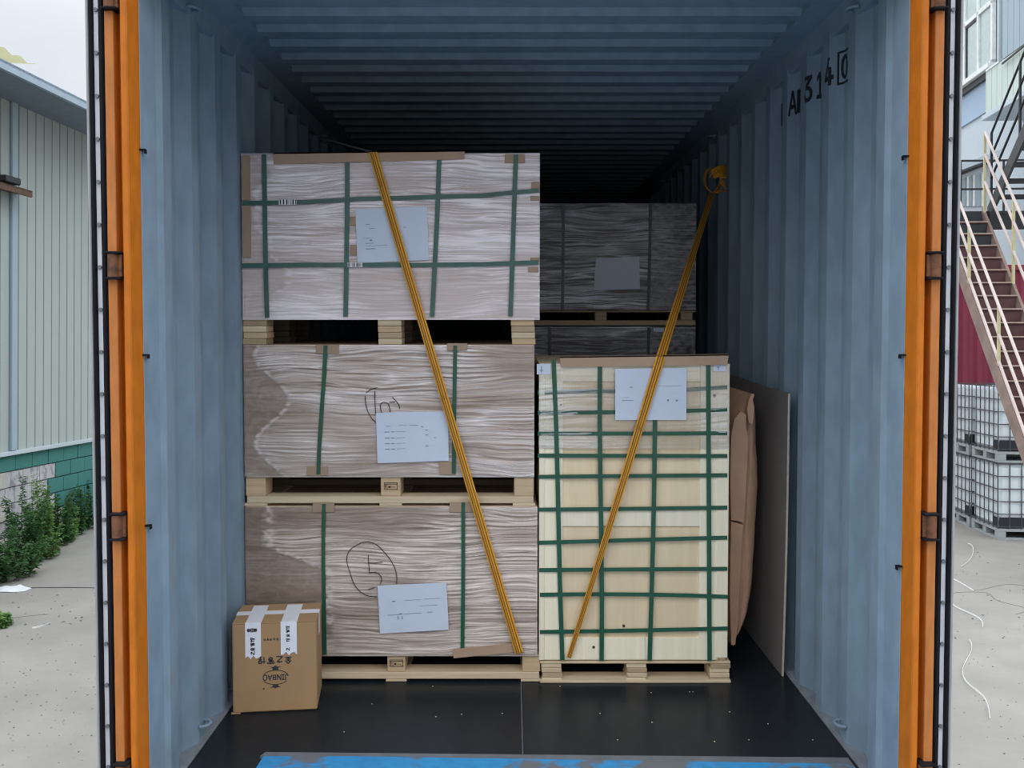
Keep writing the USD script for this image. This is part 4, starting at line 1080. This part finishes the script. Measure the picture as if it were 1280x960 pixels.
# maroon container behind
T = Thing('maroon_container', 'dark red corrugated container wall behind the stacked tanks', 'container', (8, 18.4, 0), yard=True)
pr_ = []
x = 4.5
while x < 9.6:
    pr_ += [(x, 18.4), (x + .07, 18.4), (x + .13, 18.435), (x + .2, 18.435)]; x += .26
pr_ += [(9.6, 18.4), (9.6, 18.6), (4.5, 18.6)]
T.part('corrugated_side', prism_z(pr_, .2, 4.35), 'maroon')
T.part('base_rail', bbox(4.5, 9.6, 18.38, 18.5, .05, .2, .005), 'dark_gap')
T.part('top_rail', bbox(4.5, 9.6, 18.38, 18.5, 4.35, 4.45, .005), 'maroon')

# ---- outdoor staircase
RISE, RUN = .20, .172
ST = Thing('staircase', 'lower steel stair flight with red-brown treads and pale rails, above the tanks', 'staircase', (6.5, 11.5, 0), yard=True)
YT, ZT = 15.52, 5.03            # top of the lower flight
XL, XR = 5.47, 6.09
NS = 25
for k in range(NS):
    y1 = YT - RUN * k; z = ZT - RISE * (k + 1)
    if z < .05: break
    p = ST.part('tread', bbox(XL + .03, XR - .03, y1 - RUN - .02, y1 + .03, z - .03, z, .004), 'stair_red')
    ST.part('nosing', box(XL + .03, XR - .03, y1 - RUN - .026, y1 - RUN - .014, z - .012, z + .004), 'tread_edge', under=p)
    ST.part('riser', box(XL + .04, XR - .04, y1, y1 + .008, z, z + RISE - .03), 'stair_black' if k < 3 else 'stair_red', under=p)
yE, zE = YT - RUN * NS, ZT - RISE * NS
for x in (XL, XR):
    ST.part('stringer', trimesh.convex.convex_hull(np.array([[x + o, y, z + d] for o in (-.02, .02) for (y, z) in ((YT + .05, ZT + .02), (yE, zE + .02)) for d in (-.32, .02)])), 'stringer')
    for hgt in ((.06, .42, .80) if x == XL else (.45, .88, 1.22)):
        ST.part('handrail', tube([(x, YT, ZT + hgt), (x, yE, zE + hgt)], .021, 8), 'stair_rail', smooth=40)
    for k in range(0, NS + 1, 6):
        y, z = YT - RUN * k, ZT - RISE * k
        ST.part('rail_post', bar((x, y, z - .1), (x, y, z + (.8 if x == XL else 1.22)), .035), 'stair_post')
LA = Thing('stair_landing', 'dark steel landing with thin black railing at the head of the lower stair flight', 'landing', (7, 17.6, ZT), yard=True)
LA.part('deck', bbox(4.6, 7.2, YT + .06, YT + 1.3, ZT - .05, ZT, .004), 'stair_dark')
LA.part('edge_beam', bbox(4.6, 7.6, YT + .06, YT + .16, ZT - .28, ZT - .05, .004), 'stair_black')
for z in (.1, .55, 1.03):
    LA.part('rail', bar((4.6, YT + 1.28, ZT + z), (7.6, YT + 1.28, ZT + z), .03), 'stair_black')
for x in (4.9, 5.6, 6.2, 6.9, 7.5):
    LA.part('rail_post', bar((x, YT + 1.28, ZT), (x, YT + 1.28, ZT + 1.03), .03), 'stair_black')
for y in (YT + .2, YT + 1.2):
    LA.part('landing_leg', bar((4.75, y, 0), (4.75, y, ZT - .05), .09), 'stair_black')
UP = Thing('staircase', 'upper open stair flight with black treads climbing towards the ribbed bay', 'staircase', (7.4, 17, ZT), yard=True)
UL, UR = 6.19, 7.05
NU = 12
URUN = .25
for k in range(NU):
    y1 = YT - URUN * k; z = ZT + RISE * (k + 1)
    UP.part('tread', bbox(UL + .02, UR - .02, y1 - URUN - .03, y1, z - .035, z, .004), 'stair_black')
for x in (UL, UR):
    UP.part('stringer', trimesh.convex.convex_hull(np.array([[x + o, y, z + d] for o in (-.02, .02) for (y, z) in ((YT + .1, ZT - .05), (YT - URUN * NU, ZT + RISE * NU)) for d in (-.12, .12)])), 'stair_dark')
    for hgt in (.5, .85, 1.2):
        UP.part('handrail', tube([(x, YT, ZT + hgt), (x, YT - URUN * NU, ZT + RISE * NU + hgt)], .018, 8), 'stair_black', smooth=40)
    for k in (0, 4, 8, 12):
        UP.part('rail_post', bar((x, YT - URUN * k, ZT + RISE * k), (x, YT - URUN * k, ZT + RISE * k + 1.2), .03), 'stair_black')

# ---- house behind the stairs
HX = 9.0
HS = Thing('house', 'pale blue and white house with ribbed bay and big window behind the staircase', 'building', (HX, 20, 0), yard=True)
def hy(u, v, X=HX): return yX(u, v, X)
HS.part('wall', box(HX, HX + 6, 19.0, 45, 0, 14), 'white_wall')
HS.part('end_wall', box(HX, HX + 6, 18.98, 19.0, 0, 14), 'white_wall')
w0, w1 = hy(1183, 119), hy(1246, 77)
zs0 = min(hy(1197, 112)[2], hy(1245, 79)[2])
ztop = hy(1197, -60)[2]
ya_, yb_ = w1[1], hy(1183, 100)[1] + 2
# blue band under the window
zb1 = hy(1215, 112)[2]; zb0 = hy(1215, 150)[2]
HS.part('blue_band', box(HX - .04, HX, 19.2, 40, hy(1215, 152)[2], zs0 - .12), 'blue_wall')
HS.part('sill', bbox(HX - .22, HX, ya_ - .05, yb_, zs0 - .12, zs0, .01), 'window_frame')
HS.part('gap_shadow_board', box(HX - .12, HX, ya_, yb_, zs0 - .26, zs0 - .12), 'stair_dark')  # dark strip added as painted shade under the sill
wf = HS.part('window', cat_([box(HX - .10, HX - .02, ya_, ya_ + .10, zs0, ztop), box(HX - .10, HX - .02, ya_, yb_, zs0, zs0 + .08)]), 'window_frame')
ym1, ym2 = hy(1227, 60)[1], hy(1210, 60)[1]
zt1 = hy(1210, 32)[2] ; 
for yv in (ym1, ym2):
    HS.part('mullion', box(HX - .10, HX - .02, yv - .04, yv + .04, zs0, ztop), 'window_frame', under=wf)
HS.part('transom', box(HX - .10, HX - .02, ya_, ym2, zt1 - .05, zt1 + .05), 'window_frame', under=wf)
HS.part('transom', box(HX - .10, HX - .02, ym2, yb_, hy(1203, 66)[2] - .04, hy(1203, 66)[2] + .04), 'window_frame', under=wf)
HS.part('sash', cat_([box(HX - .08, HX - .03, ym1 + .06, ym1 + .10, zs0 + .1, zt1 - .07), box(HX - .08, HX - .03, ym2 - .10, ym2 - .06, zs0 + .1, zt1 - .07), box(HX - .08, HX - .03, ym1 + .06, ym2 - .06, zt1 - .11, zt1 - .07)]), 'stair_dark', under=wf)
for (a, b, c, d) in ((ya_ + .1, ym1 - .04, zs0 + .08, zt1 - .05), (ym1 + .04, ym2 - .04, zs0 + .08, zt1 - .05), (ya_ + .1, ym2 - .04, zt1 + .05, ztop), (ym2 + .04, yb_, zs0 + .08, ztop)):
    HS.part('blind', box(HX - .05, HX - .045, a, b, c, d), 'blind', under=wf)
    HS.part('pane', box(HX - .06, HX - .055, a, b, c, d), 'pane', under=wf)
# ribbed bay that juts out
BXX = 8.25
zbay = yX(1233, 147, BXX)[2]
yb0 = yX(1233, 120, BXX)[1]
ztl = yX(1233, 90, BXX)[2]; yb1 = yX(1249, 60, BXX)[1]
HS.part('bay_core', box(BXX + .05, HX, 11.5, yb0 - .03, zbay + .05, ztl), 'white_wall')
HS.part('bay_core', box(BXX + .05, HX, 11.5, yb1 - .03, ztl, 14), 'white_wall')
zmid = ztl
rw = .26; y = yb0
while y > 12.0:
    for (za, zb_, mt) in ((zbay + .06, ztl, 'cladding_cream'), (ztl + .02, 13.8, 'cladding_blue')):
        if mt == 'cladding_blue' and y > yb1: continue
        q = [(BXX, y - .008), (BXX, y - rw + .008), (BXX + .04, y - rw + .004), (BXX + .06, y - rw + .004), (BXX + .06, y - .004), (BXX + .04, y - .004)]
        HS.part('bay_panel', prism_z(q, za, zb_), mt)
    y -= rw
HS.part('bay_cap', bbox(BXX - .02, HX, yb1, yb0, ztl, ztl + .04, .004), 'window_frame')
HS.part('corner_trim', box(BXX - .01, HX, yb1, yb1 + .06, ztl, 14), 'white_wall')
HS.part('bay_end_panel', box(BXX, HX, yb0, yb0 + .03, zbay + .05, ztl), 'cladding_cream')
HS.part('bay_ledge', bbox(BXX - .08, HX, 12.6, yb0 + .06, zbay - .06, zbay + .05, .01), 'white_wall')
HS.part('bay_pipe', bar((BXX - .05, yb0 - .9, zmid - .1), (BXX - .05, 13, zmid + .2), .03), 'stair_dark')
# small lean-to beside the landing
LT = Thing('lean_to', 'white lean-to with sloping roof and window panes behind the landing railing', 'shed', (7, 19.6, 0), yard=True)
yl = 19.8
def lp(u, v): p = yY(u, v, yl); return (p[0], p[2])
pa = [lp(1160, 228), lp(1241, 196), lp(1241, 300), lp(1160, 300)]
LT.part('front_wall', prism_y(pa, yl, yl + .1), 'white_wall')
rf = [lp(1150, 226), lp(1247, 189), lp(1247, 196), lp(1150, 233)]
LT.part('roof', prism_y(rf, yl - .25, yl + 2), 'white_wall')
LT.part('eave_shadow_board', prism_y([lp(1155, 234), lp(1242, 200), lp(1242, 203), lp(1155, 237)], yl - .06, yl), 'stair_dark')  # dark strip that paints in the shade below the lean-to roof
for (ua, ub) in ((1170, 1206.5), (1210, 1214.5), (1216.5, 1225)):
    q = [lp(ua, 229 - (ua - 1185) * .28), lp(ub, 229 - (ub - 1185) * .28), lp(ub, 258), lp(ua, 258)]
    LT.part('pane', prism_y(q, yl - .02, yl - .005), 'cladding_blue')
for ua in (1207.5, 1215.2, 1226):
    q = [lp(ua, 228 - (ua - 1185) * .28), lp(ua + 2, 228 - (ua - 1183) * .28), lp(ua + 2, 258), lp(ua, 258)]
    LT.part('window_bar', prism_y(q, yl - .05, yl - .0), 'window_frame')
